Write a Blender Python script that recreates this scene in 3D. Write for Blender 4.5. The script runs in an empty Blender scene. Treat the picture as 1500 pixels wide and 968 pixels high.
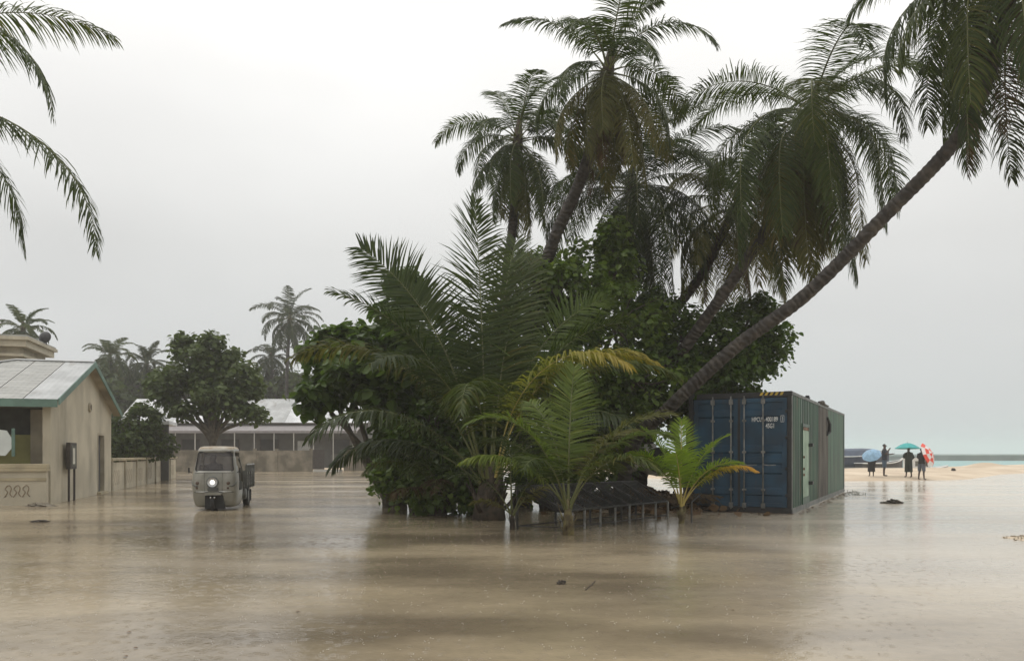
import bpy, bmesh, math, random
import numpy as np
from mathutils import Vector, Matrix
R = math.radians
S = bpy.context.scene
C = S.collection
rng = np.random.default_rng(7)
random.seed(7)

# ------------------------------------------------------------------ camera
CAM_H = 1.41
cd = bpy.data.cameras.new('camera'); cam = bpy.data.objects.new('camera', cd); C.objects.link(cam)
cd.sensor_width = 36; cd.lens = 36 * 1151 / 1500; cd.shift_y = 180 / 1500
cd.clip_start = 0.1; cd.clip_end = 6000
cam.location = (0, 0, CAM_H); cam.rotation_euler = (R(90), 0, 0)
S.camera = cam

# ------------------------------------------------------------------ sky, sun, exposure
SUN_EL, SUN_AZ = 70, 75          # azimuth from +Y towards -X
w = bpy.data.worlds.new('World'); S.world = w; w.use_nodes = True
nt = w.node_tree; N = nt.nodes; LK = nt.links; N.clear()
out = N.new('ShaderNodeOutputWorld'); bg = N.new('ShaderNodeBackground'); bg.inputs['Strength'].default_value = 0.1
LK.new(bg.outputs[0], out.inputs[0])
sky = N.new('ShaderNodeTexSky'); sky.sky_type = 'NISHITA'; sky.sun_disc = False
sky.sun_elevation = R(SUN_EL); sky.sun_rotation = R(-SUN_AZ); sky.dust_density = 4
hs = N.new('ShaderNodeHueSaturation'); hs.inputs['Saturation'].default_value = 0.12; hs.inputs['Value'].default_value = 1.0
LK.new(sky.outputs[0], hs.inputs['Color'])
tc = N.new('ShaderNodeTexCoord'); sx = N.new('ShaderNodeSeparateXYZ'); LK.new(tc.outputs['Generated'], sx.inputs[0])
rp = N.new('ShaderNodeValToRGB'); LK.new(sx.outputs['Z'], rp.inputs[0])
e = rp.color_ramp.elements
e[0].position = 0.0; e[0].color = (0.52, 0.545, 0.555, 1)
e[1].position = 0.62; e[1].color = (1.0, 0.985, 0.955, 1)
m_ = rp.color_ramp.elements.new(0.24); m_.color = (0.58, 0.585, 0.575, 1)
m2_ = rp.color_ramp.elements.new(0.46); m2_.color = (0.89, 0.882, 0.862, 1)
ns = N.new('ShaderNodeTexNoise'); ns.inputs['Scale'].default_value = 1.7; ns.inputs['Detail'].default_value = 3
mp = N.new('ShaderNodeMapping'); mp.inputs['Scale'].default_value = (1, 1, 2.2); LK.new(tc.outputs['Generated'], mp.inputs[0]); LK.new(mp.outputs[0], ns.inputs['Vector'])
mr = N.new('ShaderNodeMapRange'); mr.inputs['From Min'].default_value = 0.3; mr.inputs['From Max'].default_value = 0.7
mr.inputs['To Min'].default_value = 11.6; mr.inputs['To Max'].default_value = 14.2; LK.new(ns.outputs['Fac'], mr.inputs['Value'])
vm = N.new('ShaderNodeVectorMath'); vm.operation = 'SCALE'; LK.new(rp.outputs[0], vm.inputs[0]); LK.new(mr.outputs[0], vm.inputs['Scale'])
mx = N.new('ShaderNodeMixRGB'); mx.inputs[0].default_value = 0.85; LK.new(hs.outputs[0], mx.inputs[1]); LK.new(vm.outputs[0], mx.inputs[2])
LK.new(mx.outputs[0], bg.inputs['Color'])
sl = bpy.data.lights.new('sun', 'SUN'); sun = bpy.data.objects.new('sun', sl); C.objects.link(sun)
sl.energy = 0.8; sl.angle = R(25); sl.color = (1, 0.97, 0.92)
sd = Vector((-math.sin(R(SUN_AZ)) * math.cos(R(SUN_EL)), math.cos(R(SUN_AZ)) * math.cos(R(SUN_EL)), math.sin(R(SUN_EL))))
sun.rotation_euler = sd.to_track_quat('Z', 'Y').to_euler(); sun.location = sd * 60
S.view_settings.view_transform = 'Standard'; S.view_settings.look = 'None'; S.view_settings.gamma = 1
S.view_settings.exposure = 0.0
S.render.engine = 'CYCLES'
S.cycles.use_denoising = True
S.cycles.max_bounces = 6; S.cycles.transparent_max_bounces = 8; S.cycles.volume_bounces = 1
S.cycles.diffuse_bounces = 3; S.cycles.glossy_bounces = 3; S.cycles.transmission_bounces = 4
S.cycles.sample_clamp_indirect = 6

# ------------------------------------------------------------------ materials
def mat(name, col, rough=0.6, var=0.15, scale=3.0, spec=0.5, metal=0.0, bump=0.0, bscale=40, col2=None, fac=(0.4, 0.65), coords='Object', stretch=None, detail=6):
    m = bpy.data.materials.new(name); m.use_nodes = True
    n = m.node_tree.nodes; l = m.node_tree.links; b = n['Principled BSDF']
    b.inputs['Roughness'].default_value = rough; b.inputs['Metallic'].default_value = metal
    b.inputs['Specular IOR Level'].default_value = spec
    t = n.new('ShaderNodeTexCoord'); nz = n.new('ShaderNodeTexNoise'); nz.inputs['Scale'].default_value = scale; nz.inputs['Detail'].default_value = detail
    src = t.outputs[coords]
    if stretch:
        mpn = n.new('ShaderNodeMapping'); mpn.inputs['Scale'].default_value = stretch; l.new(src, mpn.inputs[0]); src = mpn.outputs[0]
    l.new(src, nz.inputs['Vector'])
    r = n.new('ShaderNodeValToRGB'); l.new(nz.outputs['Fac'], r.inputs[0])
    a = [c * (1 - var) for c in col]; d = list(col2) if col2 else [min(1, c * (1 + var)) for c in col]
    r.color_ramp.elements[0].position = fac[0]; r.color_ramp.elements[0].color = (*a, 1)
    r.color_ramp.elements[1].position = fac[1]; r.color_ramp.elements[1].color = (*d, 1)
    l.new(r.outputs[0], b.inputs['Base Color'])
    if bump:
        nb = n.new('ShaderNodeTexNoise'); nb.inputs['Scale'].default_value = bscale; nb.inputs['Detail'].default_value = 5; l.new(t.outputs['Object'], nb.inputs['Vector'])
        bp = n.new('ShaderNodeBump'); bp.inputs['Strength'].default_value = bump; bp.inputs['Distance'].default_value = 0.02
        l.new(nb.outputs['Fac'], bp.inputs['Height']); l.new(bp.outputs[0], b.inputs['Normal'])
    return m

def leafmat(name, c1, c2, c3=None, trans=0.35, rough=0.5, tip=None, spec=0.22):
    """foliage: colour varies per leaf (random per mesh island) and per object, some light passes through"""
    m = bpy.data.materials.new(name); m.use_nodes = True
    n = m.node_tree.nodes; l = m.node_tree.links; b = n['Principled BSDF']; o = n['Material Output']
    b.inputs['Roughness'].default_value = rough; b.inputs['Specular IOR Level'].default_value = spec
    g = n.new('ShaderNodeNewGeometry'); oi = n.new('ShaderNodeObjectInfo')
    ad = n.new('ShaderNodeMath'); ad.operation = 'MULTIPLY_ADD'; ad.inputs[1].default_value = 0.55
    l.new(g.outputs['Random Per Island'], ad.inputs[0])
    m2 = n.new('ShaderNodeMath'); m2.operation = 'MULTIPLY'; m2.inputs[1].default_value = 0.45; l.new(oi.outputs['Random'], m2.inputs[0]); l.new(m2.outputs[0], ad.inputs[2])
    r = n.new('ShaderNodeValToRGB'); l.new(ad.outputs[0], r.inputs[0])
    r.color_ramp.elements[0].position = 0.1; r.color_ramp.elements[0].color = (*c1, 1)
    r.color_ramp.elements[1].position = 0.8; r.color_ramp.elements[1].color = (*c2, 1)
    if c3:
        q = r.color_ramp.elements.new(0.97); q.color = (*c3, 1)
    col = r.outputs[0]
    if tip:
        at = n.new('ShaderNodeAttribute'); at.attribute_name = 'along'
        rr = n.new('ShaderNodeMapRange'); rr.inputs['From Min'].default_value = tip[1]; rr.inputs['From Max'].default_value = tip[2]; l.new(at.outputs['Fac'], rr.inputs['Value'])
        mi = n.new('ShaderNodeMixRGB'); l.new(rr.outputs[0], mi.inputs[0]); l.new(col, mi.inputs[1]); mi.inputs[2].default_value = (*tip[0], 1); col = mi.outputs[0]
    l.new(col, b.inputs['Base Color'])
    tr = n.new('ShaderNodeBsdfTranslucent'); br = n.new('ShaderNodeMixRGB'); br.blend_type = 'MULTIPLY'; br.inputs[0].default_value = 1
    l.new(col, br.inputs[1]); br.inputs[2].default_value = (1.5, 1.6, 0.8, 1); l.new(br.outputs[0], tr.inputs['Color'])
    ms = n.new('ShaderNodeMixShader'); ms.inputs[0].default_value = trans
    l.new(b.outputs[0], ms.inputs[1]); l.new(tr.outputs[0], ms.inputs[2]); l.new(ms.outputs[0], o.inputs['Surface'])
    return m

def emis(name, col, s):
    m = bpy.data.materials.new(name); m.use_nodes = True; b = m.node_tree.nodes['Principled BSDF']
    b.inputs['Base Color'].default_value = (*col, 1); b.inputs['Emission Color'].default_value = (*col, 1); b.inputs['Emission Strength'].default_value = s
    return m

M = {}
M['palm'] = leafmat('palm leaf', (0.026, 0.046, 0.011), (0.066, 0.088, 0.020), (0.11, 0.105, 0.025))
M['palm_dark'] = leafmat('dark palm leaf', (0.022, 0.036, 0.013), (0.045, 0.060, 0.019), None, 0.28)
M['palm_olive'] = leafmat('olive palm leaf', (0.06, 0.07, 0.018), (0.12, 0.11, 0.03), (0.17, 0.13, 0.04))
M['palm_yellow'] = leafmat('yellowing palm leaf', (0.12, 0.145, 0.026), (0.26, 0.25, 0.05), (0.36, 0.30, 0.07), tip=((0.36, 0.27, 0.06), 0.6, 1.05))
M['palm_lime'] = leafmat('fresh lime palm leaf', (0.13, 0.21, 0.022), (0.24, 0.33, 0.04), None, 0.4)
M['palm_gold'] = leafmat('golden palm leaf', (0.2, 0.25, 0.03), (0.36, 0.33, 0.05), None, 0.4, tip=((0.55, 0.32, 0.06), 0.3, 0.85))
M['palm_brown'] = leafmat('dead palm leaf', (0.05, 0.035, 0.02), (0.11, 0.075, 0.04), None, 0.15, 0.7)
M['leaf'] = leafmat('hibiscus leaf', (0.050, 0.088, 0.020), (0.125, 0.18, 0.042), (0.21, 0.26, 0.065), 0.38, 0.3)
M['leaf_big'] = leafmat('sea almond leaf', (0.038, 0.070, 0.016), (0.10, 0.150, 0.036), (0.17, 0.23, 0.06), 0.35, 0.3)
M['leaf_dull'] = leafmat('dull tree leaf', (0.032, 0.052, 0.016), (0.085, 0.115, 0.036), None, 0.3)
M['palm_fresh'] = leafmat('fresh green palm leaf', (0.060, 0.095, 0.018), (0.13, 0.175, 0.034), (0.20, 0.22, 0.05), 0.4)
M['rachis'] = mat('frond rib', (0.12, 0.13, 0.04), 0.5)
M['rachis_y'] = mat('yellow frond rib', (0.42, 0.33, 0.09), 0.5)
M['trunk'] = mat('palm trunk', (0.042, 0.034, 0.028), 0.7, 0.35, 4, bump=0.8, bscale=14, col2=(0.10, 0.084, 0.066), fac=(0.45, 0.80))
def ringed(m):
    n = m.node_tree.nodes; l = m.node_tree.links; b = n['Principled BSDF']; at = n.new('ShaderNodeAttribute'); at.attribute_name = 'along'
    nz = n.new('ShaderNodeTexNoise'); nz.inputs['Scale'].default_value = 3.0; tc_ = n.new('ShaderNodeTexCoord'); l.new(tc_.outputs['Object'], nz.inputs['Vector'])
    ad = n.new('ShaderNodeMath'); ad.operation = 'MULTIPLY_ADD'; ad.inputs[1].default_value = 0.34; l.new(nz.outputs['Fac'], ad.inputs[0]); l.new(at.outputs['Fac'], ad.inputs[2])
    mu = n.new('ShaderNodeMath'); mu.operation = 'MULTIPLY'; mu.inputs[1].default_value = 2 * math.pi / 0.13; l.new(ad.outputs[0], mu.inputs[0])
    si = n.new('ShaderNodeMath'); si.operation = 'SINE'; l.new(mu.outputs[0], si.inputs[0])
    mr_ = n.new('ShaderNodeMapRange'); mr_.inputs['From Min'].default_value = 0.35; mr_.inputs['From Max'].default_value = 1; mr_.inputs['To Min'].default_value = 1.0; mr_.inputs['To Max'].default_value = 0.68; l.new(si.outputs[0], mr_.inputs['Value'])
    src = b.inputs['Base Color'].links[0].from_socket; mx_ = n.new('ShaderNodeMixRGB'); mx_.blend_type = 'MULTIPLY'; mx_.inputs[0].default_value = 1; l.new(src, mx_.inputs[1]); l.new(mr_.outputs[0], mx_.inputs[2]); l.new(mx_.outputs[0], b.inputs['Base Color'])
    bp = n.new('ShaderNodeBump'); bp.inputs['Strength'].default_value = 0.4; bp.inputs['Distance'].default_value = 0.03; bp.invert = True; l.new(si.outputs[0], bp.inputs['Height'])
    pb = b.inputs['Normal'].links[0].from_socket; l.new(pb, bp.inputs['Normal']); l.new(bp.outputs[0], b.inputs['Normal'])
ringed(M['trunk'])
M['husk'] = mat('palm husk fibre', (0.06, 0.045, 0.03), 0.8, 0.4, 8, bump=1, bscale=30)
M['palmstem'] = mat('fibrous young palm stem', (0.13, 0.095, 0.045), 0.7, 0.4, 9, bump=0.6, bscale=25, col2=(0.20, 0.17, 0.07))
M['bark'] = mat('grey bark', (0.10, 0.085, 0.065), 0.8, 0.3, 6, bump=0.7)
M['coconut'] = mat('coconut', (0.11, 0.13, 0.03), 0.45, 0.3, 4)
M['sand'] = mat('sand', (0.58, 0.46, 0.33), 0.85, 0.12, 0.35, bump=0.5, bscale=9, col2=(0.68, 0.57, 0.43))
M['cream'] = mat('cream wall', (0.50, 0.45, 0.345), 0.75, 0.10, 0.9, bump=0.12, bscale=30, col2=(0.56, 0.505, 0.39))
M['cream2'] = mat('weathered cream wall', (0.39, 0.34, 0.25), 0.75, 0.25, 1.2, bump=0.15, col2=(0.45, 0.40, 0.30))
M['coping'] = mat('pale coping', (0.42, 0.36, 0.24), 0.7, 0.15, 2)
M['yellowwall'] = mat('yellow green wall', (0.38, 0.36, 0.14), 0.7, 0.15, 2)
M['inner'] = mat('shade dark wall and pane', (0.12, 0.12, 0.10), 0.8)  # veranda shade put into the colour; also serves as dark glass
M['teal'] = mat('green fascia', (0.12, 0.20, 0.165), 0.5, 0.2, 2)
M['zinc'] = mat('zinc sheet', (0.34, 0.34, 0.32), 0.55, 0.18, 1.3, metal=0.0, stretch=(1, 6, 1))
M['zinc2'] = mat('bright zinc sheet', (0.60, 0.61, 0.62), 0.42, 0.12, 1.3, metal=0.1)
M['zinc3'] = mat('dull zinc sheet', (0.42, 0.43, 0.43), 0.5, 0.15, 1.3, metal=0.1)
M['greyeave'] = mat('grey porch roof', (0.26, 0.24, 0.24), 0.6, 0.1)
M['darkwood'] = mat('dark timber', (0.05, 0.04, 0.035), 0.6, 0.3, 6)
M['paper'] = mat('notice paper', (0.6, 0.58, 0.5), 0.6)
M['white'] = mat('white paint', (0.72, 0.72, 0.70), 0.45, 0.06)
M['signwhite'] = mat('white sign board', (0.62, 0.66, 0.64), 0.5, 0.05)
M['signgreen'] = mat('green sign ink', (0.05, 0.13, 0.09), 0.5)
M['relief'] = mat('brown relief', (0.22, 0.16, 0.10), 0.7)
M['block'] = mat('stained block wall', (0.22, 0.19, 0.14), 0.85, 0.35, 1.1, bump=0.3, col2=(0.30, 0.26, 0.20))
M['dark'] = mat('dark opening', (0.03, 0.03, 0.03), 0.7)
M['greywall'] = mat('grey house wall', (0.10, 0.10, 0.095), 0.8, 0.1)
M['cblue'] = mat('container blue', (0.009, 0.045, 0.088), 0.42, 0.25, 1.6, bump=0.08, col2=(0.015, 0.066, 0.122))
M['cgreen'] = mat('container green', (0.014, 0.066, 0.036), 0.45, 0.3, 1.4, col2=(0.038, 0.096, 0.056), stretch=(2, 2, 0.4))
M['cgreen2'] = mat('pale container green', (0.020, 0.086, 0.045), 0.45, 0.3, 1.4, col2=(0.048, 0.118, 0.066), stretch=(2, 2, 0.4))
M['cbrown'] = mat('container weathered brown', (0.085, 0.078, 0.066), 0.6, 0.3, 1.5, col2=(0.13, 0.118, 0.10), stretch=(2, 2, 0.4))
M['cdoor'] = mat('pale green door', (0.26, 0.38, 0.27), 0.5, 0.2, 2.5, col2=(0.32, 0.44, 0.32))
M['crail'] = mat('container grey rail', (0.13, 0.135, 0.125), 0.5, 0.35, 3)
M['cblack'] = mat('black steel', (0.018, 0.018, 0.020), 0.5, 0.3, 4)
M['steel'] = mat('galvanised steel', (0.20, 0.20, 0.19), 0.45, 0.3, 6, metal=0.3)
M['rust'] = mat('rusty steel', (0.17, 0.09, 0.05), 0.7, 0.4, 6)
M['hazy'] = mat('hazard yellow', (0.6, 0.42, 0.06), 0.5)
M['pipe'] = mat('grey steel pipe', (0.05, 0.05, 0.048), 0.45, 0.4, 8, metal=0.3)
M['net'] = mat('black netting', (0.02, 0.02, 0.02), 0.6)
M['litter'] = leafmat('dead leaf litter', (0.07, 0.045, 0.025), (0.20, 0.13, 0.075), None, 0.05, 0.7)
M['sack'] = mat('pale sack', (0.55, 0.53, 0.48), 0.7, 0.15, 3, bump=0.3)
M['tbody'] = mat('grey green tricycle paint', (0.235, 0.23, 0.195), 0.38, 0.12, 2.2, col2=(0.30, 0.29, 0.25))
M['troof'] = mat('faded tricycle roof', (0.42, 0.30, 0.18), 0.6, 0.3, 5, col2=(0.45, 0.42, 0.35))
M['rubber'] = mat('black rubber', (0.02, 0.02, 0.02), 0.7)
M['chrome'] = mat('chrome', (0.5, 0.5, 0.5), 0.25, 0.1, metal=0.9)
M['amber'] = mat('dull lamp', (0.10, 0.06, 0.04), 0.3)
M['lamp'] = emis('lit headlamp', (1.0, 0.98, 0.92), 1.0)
M['skin'] = mat('skin', (0.07, 0.042, 0.03), 0.55, 0.1)
M['hair'] = mat('black hair', (0.01, 0.01, 0.01), 0.5)
M['navy'] = mat('navy shirt', (0.022, 0.028, 0.042), 0.8)
M['jean'] = mat('blue shorts', (0.06, 0.095, 0.14), 0.8)
M['blackcloth'] = mat('black cloth', (0.014, 0.014, 0.015), 0.85)
M['greencloth'] = mat('dark green cloth', (0.018, 0.026, 0.016), 0.85)
M['greycloth'] = mat('grey shorts', (0.11, 0.13, 0.16), 0.85)
M['umb_blue'] = mat('pale blue canopy', (0.24, 0.40, 0.56), 0.5, 0.12, 6)
M['umb_teal'] = mat('teal canopy', (0.03, 0.36, 0.35), 0.5, 0.1)
M['umb_red'] = mat('red canopy', (0.75, 0.07, 0.035), 0.5, 0.05)
M['umb_white'] = mat('white canopy', (0.75, 0.70, 0.68), 0.5, 0.04)
M['boatblue'] = mat('blue boat tarpaulin', (0.06, 0.085, 0.13), 0.6, 0.15)
M['boatnavy'] = mat('dark blue hull', (0.03, 0.045, 0.08), 0.5)
M['concrete'] = mat('sea wall concrete', (0.20, 0.20, 0.18), 0.85, 0.2, 0.2)
M['concrete2'] = mat('pale concrete', (0.42, 0.41, 0.38), 0.85, 0.12, 0.2)
M['drop'] = mat('splash water', (0.62, 0.58, 0.52), 0.15, 0.03)
M['driftwood'] = mat('dark debris', (0.05, 0.04, 0.03), 0.8, 0.4, 9)

def grime(m, col, scale, stretch, lo, hi, amt):
    """rust runs and damp stains with a shape of their own over the paint"""
    n = m.node_tree.nodes; l = m.node_tree.links; b = n['Principled BSDF']; t = n.new('ShaderNodeTexCoord'); q = n.new('ShaderNodeMapping'); q.inputs['Scale'].default_value = stretch
    l.new(t.outputs['Object'], q.inputs[0]); z = n.new('ShaderNodeTexNoise'); z.inputs['Scale'].default_value = scale; z.inputs['Detail'].default_value = 8; z.inputs['Roughness'].default_value = 0.65; l.new(q.outputs[0], z.inputs['Vector'])
    r = n.new('ShaderNodeMapRange'); r.inputs['From Min'].default_value = lo; r.inputs['From Max'].default_value = hi; r.inputs['To Max'].default_value = amt; l.new(z.outputs['Fac'], r.inputs['Value'])
    src = b.inputs['Base Color'].links[0].from_socket; x = n.new('ShaderNodeMixRGB'); l.new(r.outputs[0], x.inputs[0]); l.new(src, x.inputs[1]); x.inputs[2].default_value = (*col, 1); l.new(x.outputs[0], b.inputs['Base Color'])
for k_ in ('cgreen', 'cgreen2', 'cbrown'): grime(M[k_], (0.10, 0.055, 0.03), 2.2, (1.5, 1.5, 0.22), 0.56, 0.70, 0.7); grime(M[k_], (0.03, 0.035, 0.03), 1.1, (1, 1, 0.6), 0.52, 0.75, 0.6)
grime(M['cblue'], (0.09, 0.05, 0.03), 3.0, (1.5, 1.5, 0.3), 0.62, 0.74, 0.6); grime(M['cblue'], (0.012, 0.02, 0.028), 1.4, (1, 1, 0.7), 0.48, 0.72, 0.6)
grime(M['cdoor'], (0.14, 0.09, 0.05), 4, (1.5, 1.5, 0.3), 0.56, 0.7, 0.8)
for k_ in ('cream', 'cream2', 'coping'): grime(M[k_], (0.16, 0.14, 0.10), 0.9, (1.2, 1.2, 0.35), 0.50, 0.78, 0.6)
for k_ in ('zinc', 'zinc3'): grime(M[k_], (0.16, 0.12, 0.08), 1.5, (1.5, 0.4, 1), 0.56, 0.75, 0.5)
grime(M['tbody'], (0.12, 0.10, 0.075), 3, (1, 1, 0.8), 0.50, 0.72, 0.6)
grime(M['block'], (0.07, 0.065, 0.05), 0.8, (1, 1, 0.5), 0.48, 0.7, 0.7)
def glass(name, col, rough=0.05, alpha=0.55):
    m = bpy.data.materials.new(name); m.use_nodes = True; n = m.node_tree.nodes; l = m.node_tree.links
    b = n['Principled BSDF']; b.inputs['Base Color'].default_value = (*col, 1); b.inputs['Roughness'].default_value = rough
    t = n.new('ShaderNodeBsdfTransparent'); t.inputs[0].default_value = (0.6, 0.62, 0.6, 1); mxs = n.new('ShaderNodeMixShader'); mxs.inputs[0].default_value = alpha
    l.new(t.outputs[0], mxs.inputs[1]); l.new(b.outputs[0], mxs.inputs[2]); l.new(mxs.outputs[0], n['Material Output'].inputs['Surface'])
    return m
M['windscreen'] = glass('windscreen glass', (0.09, 0.08, 0.08), 0.12, 0.62)

def floodmat():
    m = bpy.data.materials.new('murky flood water'); m.use_nodes = True; n = m.node_tree.nodes; l = m.node_tree.links
    b = n['Principled BSDF']; b.inputs['IOR'].default_value = 1.33
    t = n.new('ShaderNodeTexCoord')
    def noise(scale, det, st=None, rough=0.5):
        z = n.new('ShaderNodeTexNoise'); z.inputs['Scale'].default_value = scale; z.inputs['Detail'].default_value = det; z.inputs['Roughness'].default_value = rough
        if st:
            q = n.new('ShaderNodeMapping'); q.inputs['Scale'].default_value = st; q.inputs['Rotation'].default_value = (0, 0, R(8)); l.new(t.outputs['Object'], q.inputs[0]); l.new(q.outputs[0], z.inputs['Vector'])
        else: l.new(t.outputs['Object'], z.inputs['Vector'])
        return z
    big = noise(0.16, 4, (1, 2.2, 1), 0.55)
    r = n.new('ShaderNodeValToRGB'); l.new(big.outputs['Fac'], r.inputs[0])
    r.color_ramp.elements[0].position = 0.40; r.color_ramp.elements[0].color = (0.170, 0.136, 0.094, 1)
    r.color_ramp.elements[1].position = 0.60; r.color_ramp.elements[1].color = (0.40, 0.328, 0.222, 1)
    fine = noise(9, 4); mi = n.new('ShaderNodeMixRGB'); mi.blend_type = 'MULTIPLY'; mi.inputs[0].default_value = 0.5
    fr = n.new('ShaderNodeMapRange'); fr.inputs['To Min'].default_value = 0.7; fr.inputs['To Max'].default_value = 1.3; l.new(fine.outputs['Fac'], fr.inputs['Value'])
    # shallower over pale coral sand towards the beach
    sp = n.new('ShaderNodeSeparateXYZ'); l.new(t.outputs['Object'], sp.inputs[0]); wob = noise(0.3, 4, (1, 1.6, 1))
    xa = n.new('ShaderNodeMath'); xa.operation = 'MULTIPLY_ADD'; xa.inputs[1].default_value = 6.0; l.new(wob.outputs['Fac'], xa.inputs[0]); l.new(sp.outputs['X'], xa.inputs[2])
    xr_ = n.new('ShaderNodeMapRange'); xr_.interpolation_type = 'SMOOTHSTEP'; xr_.inputs['From Min'].default_value = 3.5; xr_.inputs['From Max'].default_value = 12; l.new(xa.outputs[0], xr_.inputs['Value'])
    ps = n.new('ShaderNodeMixRGB'); l.new(xr_.outputs[0], ps.inputs[0]); l.new(r.outputs[0], ps.inputs[1]); ps.inputs[2].default_value = (0.62, 0.55, 0.45, 1)
    l.new(ps.outputs[0], mi.inputs[1]); l.new(fr.outputs[0], mi.inputs[2]); l.new(mi.outputs[0], b.inputs['Base Color'])
    # gusts roughen the surface in streaks
    gust = noise(0.22, 3, (0.55, 2.6, 1))
    gr = n.new('ShaderNodeMapRange'); gr.inputs['From Min'].default_value = 0.35; gr.inputs['From Max'].default_value = 0.7; gr.inputs['To Min'].default_value = 0.07; gr.inputs['To Max'].default_value = 0.24
    l.new(gust.outputs['Fac'], gr.inputs['Value']); l.new(gr.outputs[0], b.inputs['Roughness'])
    # ripples, and small rings from the rain
    r1 = noise(6.5, 3); r2 = noise(26, 2)
    vo = n.new('ShaderNodeTexVoronoi'); vo.inputs['Scale'].default_value = 8.0; l.new(t.outputs['Object'], vo.inputs['Vector'])
    sn = n.new('ShaderNodeMath'); sn.operation = 'MULTIPLY'; sn.inputs[1].default_value = 42; l.new(vo.outputs['Distance'], sn.inputs[0])
    si = n.new('ShaderNodeMath'); si.operation = 'SINE'; l.new(sn.outputs[0], si.inputs[0])
    fd = n.new('ShaderNodeMapRange'); fd.inputs['From Min'].default_value = 0.1; fd.inputs['From Max'].default_value = 0.5; fd.inputs['To Min'].default_value = 0.26; fd.inputs['To Max'].default_value = 0; l.new(vo.outputs['Distance'], fd.inputs['Value'])
    rg = n.new('ShaderNodeMath'); rg.operation = 'MULTIPLY'; l.new(si.outputs[0], rg.inputs[0]); l.new(fd.outputs[0], rg.inputs[1])
    a1 = n.new('ShaderNodeMath'); a1.operation = 'MULTIPLY_ADD'; a1.inputs[1].default_value = 0.35; l.new(r2.outputs['Fac'], a1.inputs[0]); l.new(r1.outputs['Fac'], a1.inputs[2])
    a2 = n.new('ShaderNodeMath'); a2.operation = 'ADD'; l.new(a1.outputs[0], a2.inputs[0]); l.new(rg.outputs[0], a2.inputs[1])
    bp = n.new('ShaderNodeBump'); bp.inputs['Strength'].default_value = 0.28; bp.inputs['Distance'].default_value = 0.012
    l.new(a2.outputs[0], bp.inputs['Height']); l.new(bp.outputs[0], b.inputs['Normal'])
    return m
M['flood'] = floodmat()
def seamat():
    m = bpy.data.materials.new('lagoon water'); m.use_nodes = True; n = m.node_tree.nodes; l = m.node_tree.links
    b = n['Principled BSDF']; b.inputs['Base Color'].default_value = (0.20, 0.40, 0.39, 1); b.inputs['Roughness'].default_value = 0.35; b.inputs['IOR'].default_value = 1.33
    t = n.new('ShaderNodeTexCoord'); z = n.new('ShaderNodeTexNoise'); z.inputs['Scale'].default_value = 0.8; z.inputs['Detail'].default_value = 4; l.new(t.outputs['Object'], z.inputs['Vector'])
    bp = n.new('ShaderNodeBump'); bp.inputs['Strength'].default_value = 0.6; bp.inputs['Distance'].default_value = 0.15; l.new(z.outputs['Fac'], bp.inputs['Height']); l.new(bp.outputs[0], b.inputs['Normal'])
    return m
M['sea'] = seamat()

# ------------------------------------------------------------------ helpers
def P(px, py, Z):
    """a point of the place, from where it stands in the photograph and how many metres away it is"""
    return np.array(((px - 750) * Z / 1151, Z, CAM_H + (664 - py) * Z / 1151))
def G(px, Z, z=0.0): return np.array(((px - 750) * Z / 1151, Z, z))

def link(name, me, m, parent=None, smooth=False):
    o = bpy.data.objects.new(name, me); C.objects.link(o)
    if m is not None: me.materials.append(M[m] if isinstance(m, str) else m)
    if smooth and len(me.polygons): me.polygons.foreach_set('use_smooth', np.ones(len(me.polygons), bool))
    if parent: o.parent = parent
    return o
def nmesh(verts, loops, totals):
    me = bpy.data.meshes.new('m'); verts = np.asarray(verts, np.float32); loops = np.asarray(loops, np.int32).ravel(); totals = np.asarray(totals, np.int32).ravel()
    me.vertices.add(len(verts)); me.vertices.foreach_set('co', verts.ravel())
    me.loops.add(len(loops)); me.loops.foreach_set('vertex_index', loops)
    me.polygons.add(len(totals)); me.polygons.foreach_set('loop_start', np.concatenate(([0], np.cumsum(totals)[:-1])).astype(np.int32))
    me.update(calc_edges=True); me.validate()
    return me
def tag(o, label, cat, group=None, kind=None):
    if label: o['label'] = label
    if cat: o['category'] = cat
    if group: o['group'] = group
    if kind: o['kind'] = kind
    return o
def empty(name, loc, rz=0.0, label=None, cat=None, group=None):
    o = bpy.data.objects.new(name, None); C.objects.link(o); o.location = loc; o.rotation_euler = (0, 0, rz); o.empty_display_size = 0.2
    return tag(o, label, cat, group)

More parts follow.
